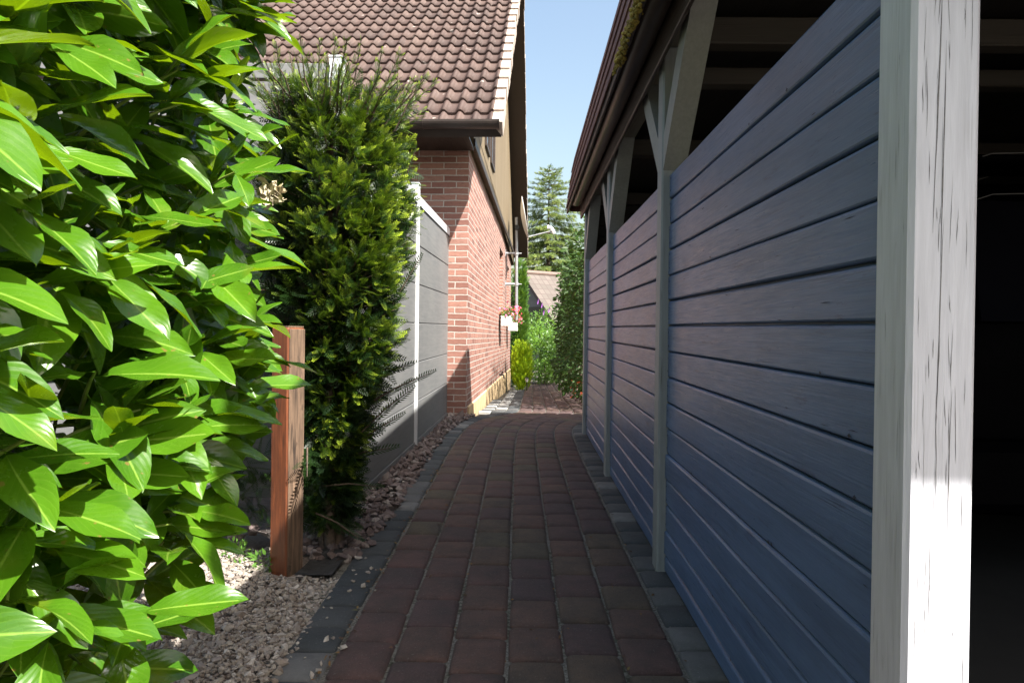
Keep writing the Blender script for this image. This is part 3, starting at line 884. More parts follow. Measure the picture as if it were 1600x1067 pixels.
# ------------------------------------------------------------------ carport
def make_carport():
    root = empty('carport', (0, 0, 0))
    tag(root, 'timber carport with white posts, blue grey boarded side and shingled roof edge', 'carport')
    def W(g):
        for k in range(len(g.v)):
            v = g.v[k]
            if len(v): v[:, 0] += .0105 * (v[:, 1] - .9); v[:, 2] += gz(0) + .0131 * v[:, 1]
        return g
    X0 = .508; s = .09
    PYs = [.895, 2.545, 4.20, 5.84]
    WT = 1.478
    # posts
    for k, y in enumerate(PYs):
        g = Geo(); g.box(X0, X0 + s, y, y + s, -.05 if k else -.1, 1.95, .0065, .1 + k * .2)
        if k == 0:
            def crack(face, c, z0, ln, wd):
                n_ = 9; zz = np.linspace(z0, z0 + ln, n_); dr = np.cumsum(rng.normal(0, .0002 + ln * .0006, n_)) + np.linspace(0, rng.normal(0, .02) * ln, n_)
                ww = wd * np.sin(np.linspace(.15, math.pi - .1, n_)) * rng.uniform(.5, 1.2, n_) * .36
                V = []
                for z_, d_, w_ in zip(zz, dr, ww):
                    for sg in (-1, 1):
                        q = np.clip(c + d_ + sg * w_, .008, s - .008)
                        V.append((X0 + q, y - .0004, z_) if face == 0 else (X0 - .0004, y + q, z_))
                g.add(V, [(2 * i, 2 * i + 1, 2 * i + 3, 2 * i + 2) for i in range(n_ - 1)], None, .5, 1)
            for c, z0, ln, wd in ((.030, 1.03, .33, .0026), (.040, .98, .30, .0022), (.037, .75, .30, .0020), (.055, .62, .16, .0022), (.033, .50, .2, .0014)): crack(0, c, z0, ln, wd)
            for _ in range(70): crack(0, rng.uniform(.012, s - .010), rng.uniform(.35, 1.45), abs(rng.normal(.04, .035)) + .012, rng.uniform(.0006, .0015))
            for _ in range(14): crack(1, rng.uniform(.015, s - .015), rng.uniform(.4, 1.4), rng.uniform(.02, .08), rng.uniform(.0005, .001))
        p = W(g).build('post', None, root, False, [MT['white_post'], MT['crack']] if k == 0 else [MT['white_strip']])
        if k == 0: tag(p, 'nearest post, thick and white with hairline cracks')
    # boarded panels between posts
    bh = .0945
    for k in range(3):
        y0 = PYs[k] + s - (.002 if k else .0); y1 = PYs[k + 1] - .001
        g = Geo()
        nb = 16
        xf = X0 + .030
        for b in range(nb):
            z1 = WT - b * bh; z0 = z1 - bh + .0035
            if z0 < .0: z0 = .0
            ja = rng.normal(0, .0012); jb = rng.normal(0, .0012); jx = rng.normal(0, .0009)
            prof = [(.008, 0), (.002, .002), (.0, .005)]
            top = [(.0, z1 - z0 - .008), (.0025, z1 - z0 - .003), (.008, z1 - z0)]
            pr = [(xf + a + jx, z0 + c) for a, c in prof + top] + [(xf + .022, z1), (xf + .022, z0)]
            V = []
            ny = 6
            cup = rng.normal(0, .0012, ny)
            for q, y in enumerate(np.linspace(y0 + (.002 if k == 0 else 0), y1, ny)):
                for a, c in pr: V.append((a + (cup[q] if a < xf + .02 else 0), y, c + (ja if c > z0 + .05 else jb)))
            n = len(pr)
            f = [(j * n + i, j * n + (i + 1) % n, (j + 1) * n + (i + 1) % n, (j + 1) * n + i) for j in range(ny - 1) for i in range(n)]
            g.add(V, f, None, rng.uniform(0, 1))
            kk = g.n - n * ny; g.caps(list(range(kk, kk + n))[::-1]); g.caps(list(range(kk + n * (ny - 1), kk + n * ny)))
        for b in range(nb - 1):
            for yy in (y0 + .022, y1 - .02):
                for dz in (.024, .07):
                    zc = WT - b * bh - dz + rng.normal(0, .003); yc = yy + rng.normal(0, .003)
                    a = np.arange(8) * math.pi / 4
                    ring = np.stack([np.full(8, xf - .0016), yc + .0036 * np.cos(a), zc + .0036 * np.sin(a)], 1)
                    g.add(np.vstack([ring, [[xf - .0026, yc, zc]]]), [(i, 8, (i + 1) % 8, (i + 1) % 8) for i in range(8)], None, .5, 1)
        for _ in range(60):
            yc = rng.uniform(y0 + .02, y1 - .1); b = rng.integers(0, nb - 1); zc = WT - b * bh - rng.uniform(.012, .085); ln = rng.uniform(.008, .05); w_ = rng.uniform(.0005, .0013)
            if rng.uniform() < .3: zc = WT - (b + 1) * bh + .0095; ln = rng.uniform(.006, .014); w_ = .004
            g.add([(xf - .0016, yc, zc), (xf - .0016, yc + ln * .5, zc - w_), (xf - .0016, yc + ln, zc + rng.normal(0, .001)), (xf - .0016, yc + ln * .5, zc + w_)], [(0, 1, 2, 3)], None, .5, 1)
        g.box(xf + .0225, xf + .030, y0 + .003, y1 - .001, .0, WT - .002)  # hidden backing panel, added to stop light leaking through the grooves
        W(g).build('wall_boards', None, root, False, [MT['board'], MT['navy']])
    # purlin
    yF, yB = .20, 6.10
    g = Geo(); g.box(X0 - .002, X0 + s + .002, yF + .06, yB - .12, 1.952, 2.075, .005, .4); W(g).build('purlin', MT['white_beam'], root)
    # knee braces, near and far side of each post
    def brace(y, dr, k):
        zt, zb = 1.95, 1.49
        ya = y + (s if dr > 0 else 0)
        th = .088; L = .44
        yb = ya + dr * L
        V = []
        hw = .128
        pts = [(ya, zb), (ya, zb + hw), (yb - dr * hw, zt), (yb, zt)] if True else None
        for x in (X0 + .004, X0 + s - .004):
            for (yy, zz) in pts: V.append((x, yy, zz))
        f = [(0, 1, 2, 3), (7, 6, 5, 4), (0, 4, 5, 1), (1, 5, 6, 2), (2, 6, 7, 3), (3, 7, 4, 0)]
        if dr > 0: f = [q[::-1] for q in f]
        g = Geo(); g.add(V, [q[::-1] for q in f], None, .3 * k + dr); W(g).build('knee_brace', MT['brace'], root)
    for k, y in enumerate(PYs):
        if k > 0: brace(y, -1, k)
        if k < 3: brace(y, 1, k)
    # cross beams inside and second purlin on the far side
    for k, y in enumerate(PYs):
        g = Geo(); g.box(X0 + s + .004, 3.45, y + .005, y + .085, 1.965, 2.065, .005, .2 * k); W(g).build('cross_beam', MT['cross_beam'], root)
    g = Geo(); g.box(X0 + s + .004, 3.45, 2.87, 2.95, 1.93, 2.0, .005, .7); W(g).build('cross_beam', MT['cross_beam'], root)
    # far side and back wall of dark boards
    g = Geo()
    for b in range(22):
        g.box(3.46, 3.48, .5, 5.95, b * .0945, (b + 1) * .0945 - .004, .003, rng.uniform(0, 1))
    g.box(3.4805, 3.49, .5, 5.95, 0, 2.079)  # unseen sheet added behind the boards to block sun through their gaps
    W(g).build('side_boards', MT['dark_wood'], root)
    g = Geo()
    for b in range(22):
        g.box(X0 + s + .002, 3.455, 5.94, 5.96, b * .0945, (b + 1) * .0945 - .004, .003, rng.uniform(0, 1))
    g.box(X0 + s + .002, 3.455, 5.961, 5.97, 0, 2.079)  # same added sheet, keeps light out of the back wall gaps
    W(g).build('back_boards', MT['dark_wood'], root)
    # roof deck, boards running across
    g = Geo(); XA, XB = .36, 3.72
    g.box(XA + .05, XB - .05, yF + .08, yB - .08, 2.085, 2.115); W(g).build('roof_deck', MT['dark_wood'], root)
    g = Geo(); g.box(XA + .058, XB - .058, yF + .058, yB - .058, 2.385, 2.397); W(g).build('roof_felt', plain('roof_felt', (.06, .055, .055), .9, .2, 10), root)
    # soffit board under the overhang
    g = Geo(); g.box(XA + .02, X0 - .004, yF + .03, yB - .03, 1.985, 2.0, 0, .2); g.box(X0 + s + .004, XB - .02, yB - .12, yB - .03, 1.985, 2.0, 0, .4); g.box(X0 - .003, XB - .02, yF + .03, yF + .058, 1.985, 2.0, 0, .4)
    W(g).build('soffit_boards', MT['brown_fascia'], root)
    # steep shingled edge : four faces
    ms = Mat('brown_shingle', .85); v = ms.coords('Object')
    base = ms.ramp(ms.tint(), [(0, (.13, .055, .045)), (.5, (.18, .075, .058)), (1, (.22, .10, .075))])
    ms.color(ms.mix(ms.ramp(ms.noise(v, 160, 3), [(.4, 0), (.7, .5)]), base, (.08, .045, .04))); ms.bump(ms.noise(v, 300, 3), .6, .003)
    g = Geo()
    INS, ZB_, ZT_ = .060, 1.955, 2.40
    nrow = 4
    cor = [(XA, yF), (XB, yF), (XB, yB), (XA, yB)]; ci = [(XA + INS, yF + INS), (XB - INS, yF + INS), (XB - INS, yB - INS), (XA + INS, yB - INS)]
    for e in range(4):
        a0, a1 = np.array(cor[e]), np.array(cor[(e + 1) % 4]); b0, b1 = np.array(ci[e]), np.array(ci[(e + 1) % 4])
        dirv = (a1 - a0); Ln = np.linalg.norm(dirv); dirv = dirv / Ln; out = np.array([dirv[1], -dirv[0]])
        # backing
        P = [(*a0, ZB_), (*a1, ZB_), (*b1, ZT_), (*b0, ZT_)]
        g.add(P, [(0, 1, 2, 3)], None, .1)
        tab = .145
        for r in range(nrow):
            q0, q1 = r / nrow, (r + 1.25) / nrow
            n = int(Ln / tab); off = (.5 if r % 2 else 0)
            for k in range(-1, n + 1):
                u0 = (k + off) * tab + .002; u1 = u0 + tab - .004
                lo = (INS * q0) ; u0 = max(u0, INS * q0 + .0); u1 = min(u1, Ln - INS * q0)
                if u1 - u0 < .02: continue
                q1c = min(q1, 1.0)
                jb = rng.normal(0, .004)
                def pt(u, q, o):
                    uu = min(max(u, INS * q), Ln - INS * q)
                    b = a0 + dirv * uu - out * (INS * q) + out * o
                    return (b[0], b[1], ZB_ + (ZT_ - ZB_) * q)
                o0, o1 = .012, .002
                dq = -.03 + jb * .5
                V = [pt(u0, q0 + dq, o0), pt(u1, q0 + dq, o0), pt(u1, q1c, o1), pt(u0, q1c, o1), pt(u0, q0 + dq, o0 - .006), pt(u1, q0 + dq, o0 - .006), pt(u1, q1c, o1 - .006), pt(u0, q1c, o1 - .006)]
                g.add(V, [(0, 1, 2, 3), (7, 6, 5, 4), (4, 5, 1, 0), (1, 5, 6, 2), (0, 3, 7, 4)], None, rng.uniform(0, 1))
    W(g).build('shingle_edge', ms.m, root)
    # brown half round gutter under the lane-side edge + moss
    g = Geo(); n = 10; rr = .05
    poly = [(rr * math.cos(math.pi + math.pi * k / n), rr * math.sin(math.pi + math.pi * k / n)) for k in range(n + 1)]
    poly += [((rr - .005) * math.cos(2 * math.pi - math.pi * k / n), (rr - .005) * math.sin(2 * math.pi - math.pi * k / n)) for k in range(n + 1)]
    gx, gzz = XA + .062, 1.975
    g.prism(poly, (gx, yF + .12, gzz), (gx, yB - .35, gzz), (1, 0, 0), (0, 0, 1)); gt = W(g).build('gutter', MT['gutter_brown'], root, True)
    # fascia board behind the gutter
    g = Geo(); g.box(XA + .115, XA + .131, yF + .1, yB - .1, 1.86, 1.984, .003, .6); 
    g.box(XA - .002, XA + .012, yF + .02, yB - .02, 1.915, 1.953, .003, .2)
    W(g).build('fascia_board', MT['brown_fascia'], root)
    # moss on the edge near the camera
    g = Geo(); n = 700
    Y = rng.beta(2, 2, n) * .95 + 1.85; X = XA - .006 + rng.normal(0, .006, n); Z = 1.93 + rng.uniform(-.022, .022, n)
    keep = np.sin(Y * 23) + rng.normal(0, .5, n) > -.4
    P = np.stack([X, Y, Z], 1)[keep]
    v_, f_ = rock_tpl()
    g.inst(v_, f_, np.zeros((12, 2)), frames(rng.normal(size=(len(P), 3)), rng.normal(size=(len(P), 3))) * rng.uniform(.004, .010, len(P))[:, None, None], P, rng.uniform(0, 1, len(P)))
    mm = plain('yellow_moss', (.30, .23, .05), .95, .3, 40, 0, .5, 200); tag(W(g).build('moss', mm, gt), 'yellow moss along the gutter edge', kind='stuff')
    g = Geo(); g.box(X0 + s + .004, 3.45, .9, 5.93, -.028, -.022); 
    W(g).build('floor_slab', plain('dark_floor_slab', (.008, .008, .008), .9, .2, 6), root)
make_carport()

# ------------------------------------------------------------------ car inside the carport
def make_car():
    root = empty('car', (2.05, 4.0, 0.03))
    tag(root, 'black hatchback parked in the dark of the carport', 'car')
    paint = plain('black_car_paint', (.0012, .0012, .0016), .5, .1, 4)
    paint.node_tree.nodes['Principled BSDF'].inputs['Specular IOR Level'].default_value = .01
    # profile stations along y: (y, half width low, half width roof, z_low, z_belt, z_top)
    st = [(-1.78, .66, .55, .38, .80, .84), (-1.72, .80, .60, .28, .88, 1.05), (-1.55, .84, .60, .24, .92, 1.40), (-1.35, .86, .60, .24, .93, 1.50), (-.8, .87, .61, .23, .93, 1.53), (.0, .87, .61, .23, .92, 1.52), (.5, .87, .60, .23, .91, 1.44), (1.0, .86, .62, .23, .90, 1.10), (1.15, .86, .66, .23, .89, .97), (1.6, .83, .68, .24, .80, .86), (1.85, .74, .6, .30, .68, .74), (1.92, .6, .5, .38, .6, .64)]
    g = Geo(); V = []
    for y, a, b, z0, zb, zt in st:
        ring = [(a * .86, z0), (a * .98, z0 + .12), (a, (z0 + zb) / 2), (a * .985, zb - .04), (a * .95, zb), (b + (a * .95 - b) * .35, zb + (zt - zb) * .65), (b, zt - .045), (b - .10, zt - .005), (0, zt + .012)]
        full = ring + [(-x, z) for x, z in ring[-2::-1]]
        V += [(x, y, z) for x, z in full]
    n = 17
    f = [(j * n + i, j * n + i + 1, (j + 1) * n + i + 1, (j + 1) * n + i) for j in range(len(st) - 1) for i in range(n - 1)]
    f += [(j * n + n - 1, j * n, (j + 1) * n, (j + 1) * n + n - 1) for j in range(len(st) - 1)]
    g.add(V, f); g.caps(list(range(n))[::-1]); g.caps(list(range((len(st) - 1) * n, len(st) * n)))
    body = g.build('body', paint, root, True)
    md = body.modifiers.new('s', 'SUBSURF'); md.levels = 1; md.render_levels = 2
    g = Geo()
    g.add([(-.55, -1.752, .94), (.55, -1.752, .94), (.50, -1.60, 1.36), (-.50, -1.60, 1.36)], [(0, 1, 2, 3)]); g.v[0][:, 1] -= .02
    mg_ = plain('tinted_window', (.004, .004, .006), .08, .1, 3); mg_.node_tree.nodes['Principled BSDF'].inputs['Specular IOR Level'].default_value = .06
    rw = g.build('rear_window', mg_, root)
    m2 = rw.modifiers.new('t', 'SOLIDIFY'); m2.thickness = .008
    g = Geo(); g.box(-.6, .6, -1.70, -1.48, 1.475, 1.50, .008); g.build('roof_spoiler', paint, root)
    for zt_, yt_, wt_ in ((1.512, -1.705, .60), (1.385, -1.665, .56)):
        g = Geo(); g.tube([(-wt_, yt_ + .03, zt_ - .05), (-wt_ * .8, yt_, zt_ - .012), (0, yt_ - .012, zt_), (wt_ * .8, yt_, zt_ - .012), (wt_, yt_ + .03, zt_ - .05)], .0022, 6); g.build('chrome_trim', plain('dull_chrome', (.10, .10, .105), .35, .1, 9, .5), root)
    g = Geo(); g.box(-.80, .80, -1.87, -1.70, .34, .56, .03); g.build('rear_bumper', paint, root)
    ml = plain('tail_lamp', (.10, .006, .006), .12)
    for sx in (-1, 1):
        g = Geo(); g.box(sx * .62, sx * .80, -1.80, -1.66, .74, .95, .02); g.build('tail_light', ml, root)
        g = Geo(); g.tube([(sx * .9, .95, .98), (sx * .98, .93, 1.0)], [.03, .05], 8); g.box(sx * .93, sx * 1.05, .9, .98, .94, 1.06, .02); g.build('side_mirror', paint, root)
    for sx in (-1, 1):
        for y in (-1.15, 1.2):
            g = Geo(); g.tube([(sx * .86, y, .29), (sx * .68, y, .29)], .30, 24); wl = g.build('wheel', plain('tyre_rubber', (.018, .018, .018), .9), root)
            g = Geo(); g.tube([(sx * .868, y, .29), (sx * .862, y, .29)], .19, 20); g.build('rim', MT['steel'], wl)
    g = Geo(); g.box(-.26, .26, -1.885, -1.872, .60, .71, .004); g.build('number_plate', plain('plate_white', (.6, .6, .58), .5), root)
make_car()

# ------------------------------------------------------------------ leaves
def laurel_tpl(nu=11, half=.17, fold=.28, droop=.16, wave=.018, seed=0):
    r = np.random.default_rng(seed)
    us = np.linspace(0, 1, nu); vs = np.array([-1, -.5, 0, .5, 1])
    V = []; UV = []
    ph = r.uniform(0, 6); bend = r.uniform(-.16, .16)
    for u in us:
        uu = max(u - .09, 0) / .91
        wd = half * (math.sin(math.pi * uu ** 1.22) ** .78 if 0 < uu < 1 else 0)
        if u <= .09: wd = .012
        if uu >= 1: wd = .002
        for v in vs:
            z = abs(v) * wd * fold - droop * u * u + wave * math.sin(u * 13 + ph + v) * abs(v) * (1 if u > .1 else 0)
            V.append((u - .10 * bend * bend * u * u, v * wd + bend * u * u, z)); UV.append((u, (v + 1) / 2))
    n = 5
    f = np.array([(i * n + k, i * n + k + 1, (i + 1) * n + k + 1, (i + 1) * n + k)[::-1] for i in range(nu - 1) for k in range(n - 1)])
    return np.array(V), f, np.array(UV)

def make_laurel():
    """cherry laurel overhanging the lane on the left, close to the camera"""
    root = empty('laurel_bush', (-.95, .95, 0))
    tag(root, 'big glossy cherry laurel bush filling the left side close to the camera', 'bush')
    o = np.array(root.location)
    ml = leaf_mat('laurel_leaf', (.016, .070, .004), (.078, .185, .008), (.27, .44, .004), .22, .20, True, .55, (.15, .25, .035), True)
    gs = Geo(); tw = []
    tpls = [laurel_tpl(12, .170 + .012 * (k % 4), [.22, .34, .16, .42, .28, .5, .2][k], [.10, .22, .02, .32, .16, .26, -.05][k], .02, k) for k in range(7)]
    leaves = [[] for _ in range(7)]   # (loc, dir, normal, len, tint)
    def face_x(y, z):
        # lane-side surface of the bush
        x = np.interp(y, [.2, .6, 1.0, 1.45, 1.7, 2.1], [-.40, -.425, -.455, -.50, -.66, -.9])
        b = np.interp(z, [.30, .42, .55, .80, 1.1, 1.5, 2.0], [-.14, -.03, .02, .015, .01, .01, .03])
        return x + b
    def zmin(y): return np.interp(y, [.2, .7, 1.0, 1.2, 1.5], [.28, .40, .53, .62, .67])
    def shoot(tip, sdir, ln, nl, lsz, tbase):
        sdir = sdir / np.linalg.norm(sdir)
        base = tip - sdir * ln
        side = np.cross(sdir, [0, 0, 1]); side /= np.linalg.norm(side); up = np.cross(side, sdir)
        ctrl = [base + np.array([0, 0, -.03]), base * .5 + tip * .5 + up * .012, tip]
        pts = []
        for q in np.linspace(0, 1, 6):
            pts.append((1 - q) ** 2 * ctrl[0] + 2 * q * (1 - q) * ctrl[1] + q * q * ctrl[2])
        gs.tube([tuple(p - o) for p in pts], [.0040, .0036, .0032, .0028, .0024, .0016], 6, rng.uniform(0, 1), False)
        a0 = rng.uniform(0, 6.28)
        for k in range(nl):
            q = .18 + .82 * k / max(nl - 1, 1)
            p = (1 - q) ** 2 * ctrl[0] + 2 * q * (1 - q) * ctrl[1] + q * q * ctrl[2]
            a = a0 + k * 2.4 + rng.normal(0, .25)
            spread = R_(66) * (1 - .42 * q) + rng.normal(0, .12)
            rad = side * math.cos(a) * 1.15 + up * math.sin(a) * .7
            rad /= np.linalg.norm(rad)
            d = sdir * math.cos(spread) + rad * math.sin(spread) + np.array([.06, -.05, -.14])
            d /= np.linalg.norm(d)
            nrm = np.array([.38, -.42, .80]) + rng.normal(0, .22, 3) + rad * .15
            L = lsz * rng.uniform(.78, 1.15) * (1.0 - .22 * (q > .93) - .1 * (q < .2))
            leaves[rng.integers(7)].append((p, d, nrm, L, np.clip(tbase + rng.normal(0, .13) + .18 * (q > .85), 0, 1)))
    # outer shoots
    n_out = 245
    cnt = 0
    while cnt < n_out:
        y = rng.uniform(.28, 1.62); z = rng.uniform(.32, 2.15)
        if z < zmin(y): continue
        if y < .95 and z > 1.15 and rng.uniform() > .5: continue
        dpt = abs(rng.normal(0, .05))
        x = face_x(y, z) - dpt - .06
        tip = np.array([x, y, z])
        if math.hypot(x, y) < .42: continue
        sd = np.array([.85, -.30 + rng.normal(0, .45), .18 + rng.normal(0, .35)])
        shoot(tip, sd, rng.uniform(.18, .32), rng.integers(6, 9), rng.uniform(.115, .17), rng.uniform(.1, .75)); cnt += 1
    # inner leaves, darker for being shaded: fill the body
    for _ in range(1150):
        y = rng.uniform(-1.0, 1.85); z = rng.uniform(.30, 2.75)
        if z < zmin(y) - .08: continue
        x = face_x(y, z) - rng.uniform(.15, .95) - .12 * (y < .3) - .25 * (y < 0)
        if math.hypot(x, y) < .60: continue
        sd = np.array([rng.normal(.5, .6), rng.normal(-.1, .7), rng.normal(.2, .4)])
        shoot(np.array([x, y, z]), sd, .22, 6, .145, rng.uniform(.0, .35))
    # main stems
    for k in range(9):
        bx, by = -1.15 + rng.normal(0, .10), .45 + .10 * k + rng.normal(0, .05)
        if math.hypot(bx, by) < .5: continue
        pts = [np.array([bx, by, -.02])]
        for q in range(5): pts.append(pts[-1] + np.array([rng.normal(.03, .05), rng.normal(0, .05), .42]))
        gt = Geo(); gt.tube([tuple(p - o) for p in pts], [.022, .02, .017, .014, .011, .007], 8); gt.build('stem', MT['bark'], root, True)
    g = Geo()
    for k in range(7):
        if not leaves[k]: continue
        P = np.array([q[0] for q in leaves[k]]); D = np.array([q[1] for q in leaves[k]]); N = np.array([q[2] for q in leaves[k]])
        Ls = np.array([q[3] for q in leaves[k]]); T = np.array([q[4] for q in leaves[k]])
        v, f, uv = tpls[k]
        g.inst(v, f, uv, frames(D, N) * Ls[:, None, None], P - o, T)
    for V_, F_ in zip(gs.v, gs.f): g.add(V_, F_ - F_.min(), None, .5, 1)
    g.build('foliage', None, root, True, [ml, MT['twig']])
    # a withered flower head hanging at the outer edge
    g = Geo(); c = np.array(at(425, 305, 1.45)) - o; n = 46
    tv, tf, tuv = laurel_tpl(5, .32, .3, .2, .05, 9)
    g.inst(tv, tf, tuv, frames(rng.normal(size=(n, 3)), rng.normal(size=(n, 3))) * rng.uniform(.018, .034, n)[:, None, None], c + rng.normal(0, .010, (n, 3)), rng.uniform(0, 1, n))
    mw = plain('withered_petal', (.58, .50, .34), .8, .2, 60); g.build('withered_flower', mw, root)
make_laurel()

def sprig_tpl(pairs=13, nl=.24, nw=.030, lift=.25, tipsh=.55):
    """a flat yew spray of unit length along x with two ranks of needles"""
    V = []; f = []; UV = []
    V += [(0, -.008, 0), (1, -.003, 0), (1, .003, 0), (0, .008, 0)]; f.append((0, 1, 2, 3)); UV += [(0, 0), (1, 0), (1, 0), (0, 0)]
    for k in range(pairs):
        u = .06 + .94 * k / (pairs - 1)
        l = nl * (1 - tipsh * max(0, (u - .6) / .4)) * (.6 + .4 * min(1, u / .25))
        for sgn in (-1, 1):
            a = R_(62 - 22 * u)
            dx, dy = math.cos(a) * l, math.sin(a) * l * sgn
            uu = u + (.02 if sgn > 0 else 0)
            px, py = -math.sin(a) * sgn * nw, math.cos(a) * nw
            b = len(V)
            V += [(uu, 0, 0), (uu + dx * .5 - px, dy * .5 - py, lift * l * .5), (uu + dx, dy, lift * l * .8), (uu + dx * .5 + px, dy * .5 + py, lift * l * .5)]
            UV += [(u, .5)] * 4
            f.append((b, b + 1, b + 2, b + 3))
    return np.array(V), np.array(f), np.array(UV)

def tip_leaf_mat(name, dark, mid, tip, trans, tf=.2, rough=.45, t0=.45):
    m = Mat(name, rough, .4)
    uv = m.n('ShaderNodeUVMap'); sp = m.n('ShaderNodeSeparateXYZ'); m.l(uv.outputs[0], sp.inputs[0])
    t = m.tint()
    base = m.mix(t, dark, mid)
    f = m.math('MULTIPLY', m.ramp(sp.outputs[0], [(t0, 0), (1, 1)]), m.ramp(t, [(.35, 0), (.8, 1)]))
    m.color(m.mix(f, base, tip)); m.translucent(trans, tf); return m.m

def make_yew():
    root = empty('yew_bush', (-.76, 2.80, float(gz(2.8))))
    tag(root, 'dark columnar yew bush with feathery shoots in front of the grey fence', 'bush')
    o = np.array(root.location)
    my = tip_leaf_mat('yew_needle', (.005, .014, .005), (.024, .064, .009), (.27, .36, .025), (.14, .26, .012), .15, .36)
    v, f, uv = sprig_tpl(10, .27, .030)
    zc = [.08, .3, .55, .8, 1.0, 1.25, 1.5, 1.75, 1.9]
    rc = [.05, .09, .16, .24, .28, .305, .305, .26, .18]
    cx = [.0, .0, .0, .02, .02, .01, .01, .0, -.01]
    def rad(z, a): return np.interp(z, zc, rc) * (1 + .10 * math.sin(3 * a + z * 4) + .07 * math.sin(7 * a - 5 * z))
    P, D, N, S, T = [], [], [], [], []
    gb = Geo()
    clumps = 0
    while clumps < 720:
        a = rng.uniform(0, 6.283); z = rng.uniform(.10, 1.84)
        if rng.uniform() > np.interp(z, zc, rc) / .33: continue
        r = rad(z, a) * (1.0 - abs(rng.normal(0, .10)))
        c = np.array([np.interp(z, zc, cx) + r * math.cos(a), r * math.sin(a), z])
        wp = c + o
        if wp[0] < -.79 and wp[1] < 2.63 and wp[2] < 1.05: continue
        outd = np.array([math.cos(a), math.sin(a), .30 + .40 * z / 1.8 - .7 * (z < .5)]); outd /= np.linalg.norm(outd)
        gb.tube([tuple(c * .3 + np.array([0, 0, z * .7 - .07])), tuple(c - outd * .08), tuple(c)], [.005, .004, .0015], 4, .5, False)
        t0 = np.clip(rng.normal(.32 + .25 * (z > 1.25) + .34 * math.cos(a + .3), .20), 0, 1)  # tint lifted on the sunward side: sunlight painted into the needle colour
        for q in range(rng.integers(10, 15)):
            dd = outd + rng.normal(0, .62, 3); dd /= np.linalg.norm(dd)
            if dd @ outd < .1: dd += outd
            P.append(c - outd * .045 + rng.normal(0, .012, 3)); D.append(dd + np.array([0, 0, .12])); N.append(outd * .5 + np.array([.1, -.2, .8]) + rng.normal(0, .35, 3))
            S.append(rng.uniform(.05, .085)); T.append(np.clip(t0 + rng.normal(0, .15), 0, 1))
        clumps += 1
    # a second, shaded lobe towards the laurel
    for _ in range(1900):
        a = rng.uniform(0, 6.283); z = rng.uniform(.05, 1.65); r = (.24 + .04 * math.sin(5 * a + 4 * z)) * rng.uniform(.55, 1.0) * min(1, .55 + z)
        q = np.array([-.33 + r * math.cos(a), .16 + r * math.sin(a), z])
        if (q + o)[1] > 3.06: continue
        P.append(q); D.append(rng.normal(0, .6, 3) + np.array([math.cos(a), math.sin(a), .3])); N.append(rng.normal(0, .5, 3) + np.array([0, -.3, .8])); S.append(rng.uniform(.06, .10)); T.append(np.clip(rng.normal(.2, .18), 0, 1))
    # inner sprays, tinted darker to put the inside shade into the colour
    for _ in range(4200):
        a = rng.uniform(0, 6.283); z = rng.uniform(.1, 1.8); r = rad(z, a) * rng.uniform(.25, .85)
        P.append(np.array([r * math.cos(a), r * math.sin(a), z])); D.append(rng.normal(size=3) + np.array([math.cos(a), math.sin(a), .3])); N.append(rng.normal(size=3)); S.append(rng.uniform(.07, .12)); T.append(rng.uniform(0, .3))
    # upright leaders at the top, with short needles all along
    def leader(b, tip, t):
        n = 9
        gb.tube([tuple(b), tuple((b + tip) / 2 + rng.normal(0, .012, 3)), tuple(tip)], [.004, .003, .0015], 5, .5, False)
        ax = (tip - b); L = np.linalg.norm(ax); ax = ax / L
        k = int(L / .011)
        for i in range(k):
            u = i / k; p = b + ax * L * u; an = i * 2.4
            sd = np.cross(ax, [1, 0, .2]); sd /= np.linalg.norm(sd); s2 = np.cross(ax, sd)
            dd = ax * 1.1 + (sd * math.cos(an) + s2 * math.sin(an)) * (1.0 - .5 * u)
            P.append(p); D.append(dd); N.append(ax + rng.normal(0, .3, 3)); S.append(rng.uniform(.03, .055) * (1.15 - .5 * u)); T.append(np.clip(t + .35 * u + rng.normal(0, .08), 0, 1))
    for k in range(95):
        a = rng.uniform(0, 6.283); r = .26 * math.sqrt(rng.uniform())
        b = np.array([r * math.cos(a), r * math.sin(a), 1.68 + rng.uniform(0, .1)])
        tip = b + np.array([.55 * r * math.cos(a) + .03 + rng.normal(0, .03), .55 * r * math.sin(a) + rng.normal(0, .03), rng.uniform(.08, .25)])
        leader(b, tip, .75)
    # measured outliers on the lane side: top right tips and the long spray low on the fence
    for (p0, p1, Y0, Y1, t) in (((590, 250), (640, 172), 2.8, 2.75, .6), ((600, 300), (650, 232), 2.8, 2.75, .6), ((600, 200), (622, 98), 2.85, 2.8, .6), ((560, 180), (590, 120), 2.85, 2.8, .6)):
        leader(np.array(at(*p0, Y0)) - o, np.array(at(*p1, Y1)) - o, t)
    for (p0, p1, Y0, Y1) in (((560, 640), (672, 583), 2.75, 2.85), ((560, 680), (640, 610), 2.75, 2.85), ((540, 610), (655, 405), 2.8, 2.8), ((550, 700), (625, 650), 2.75, 2.8), ((530, 720), (610, 700), 2.75, 2.8), ((570, 600), (640, 570), 2.8, 2.85), ((500, 760), (590, 760), 2.7, 2.7), ((490, 800), (560, 840), 2.7, 2.65), ((480, 700), (480, 745), 2.6, 2.4)):
        b = np.array(at(*p0, Y0)) - o; tip = np.array(at(*p1, Y1)) - o
        gb.tube([tuple(b), tuple((b + tip) / 2 + np.array([0, 0, .012])), tuple(tip)], [.004, .003, .0015], 5, .5, False)
        ax = tip - b; L = np.linalg.norm(ax); ax /= L; k = max(2, int(L / .07))
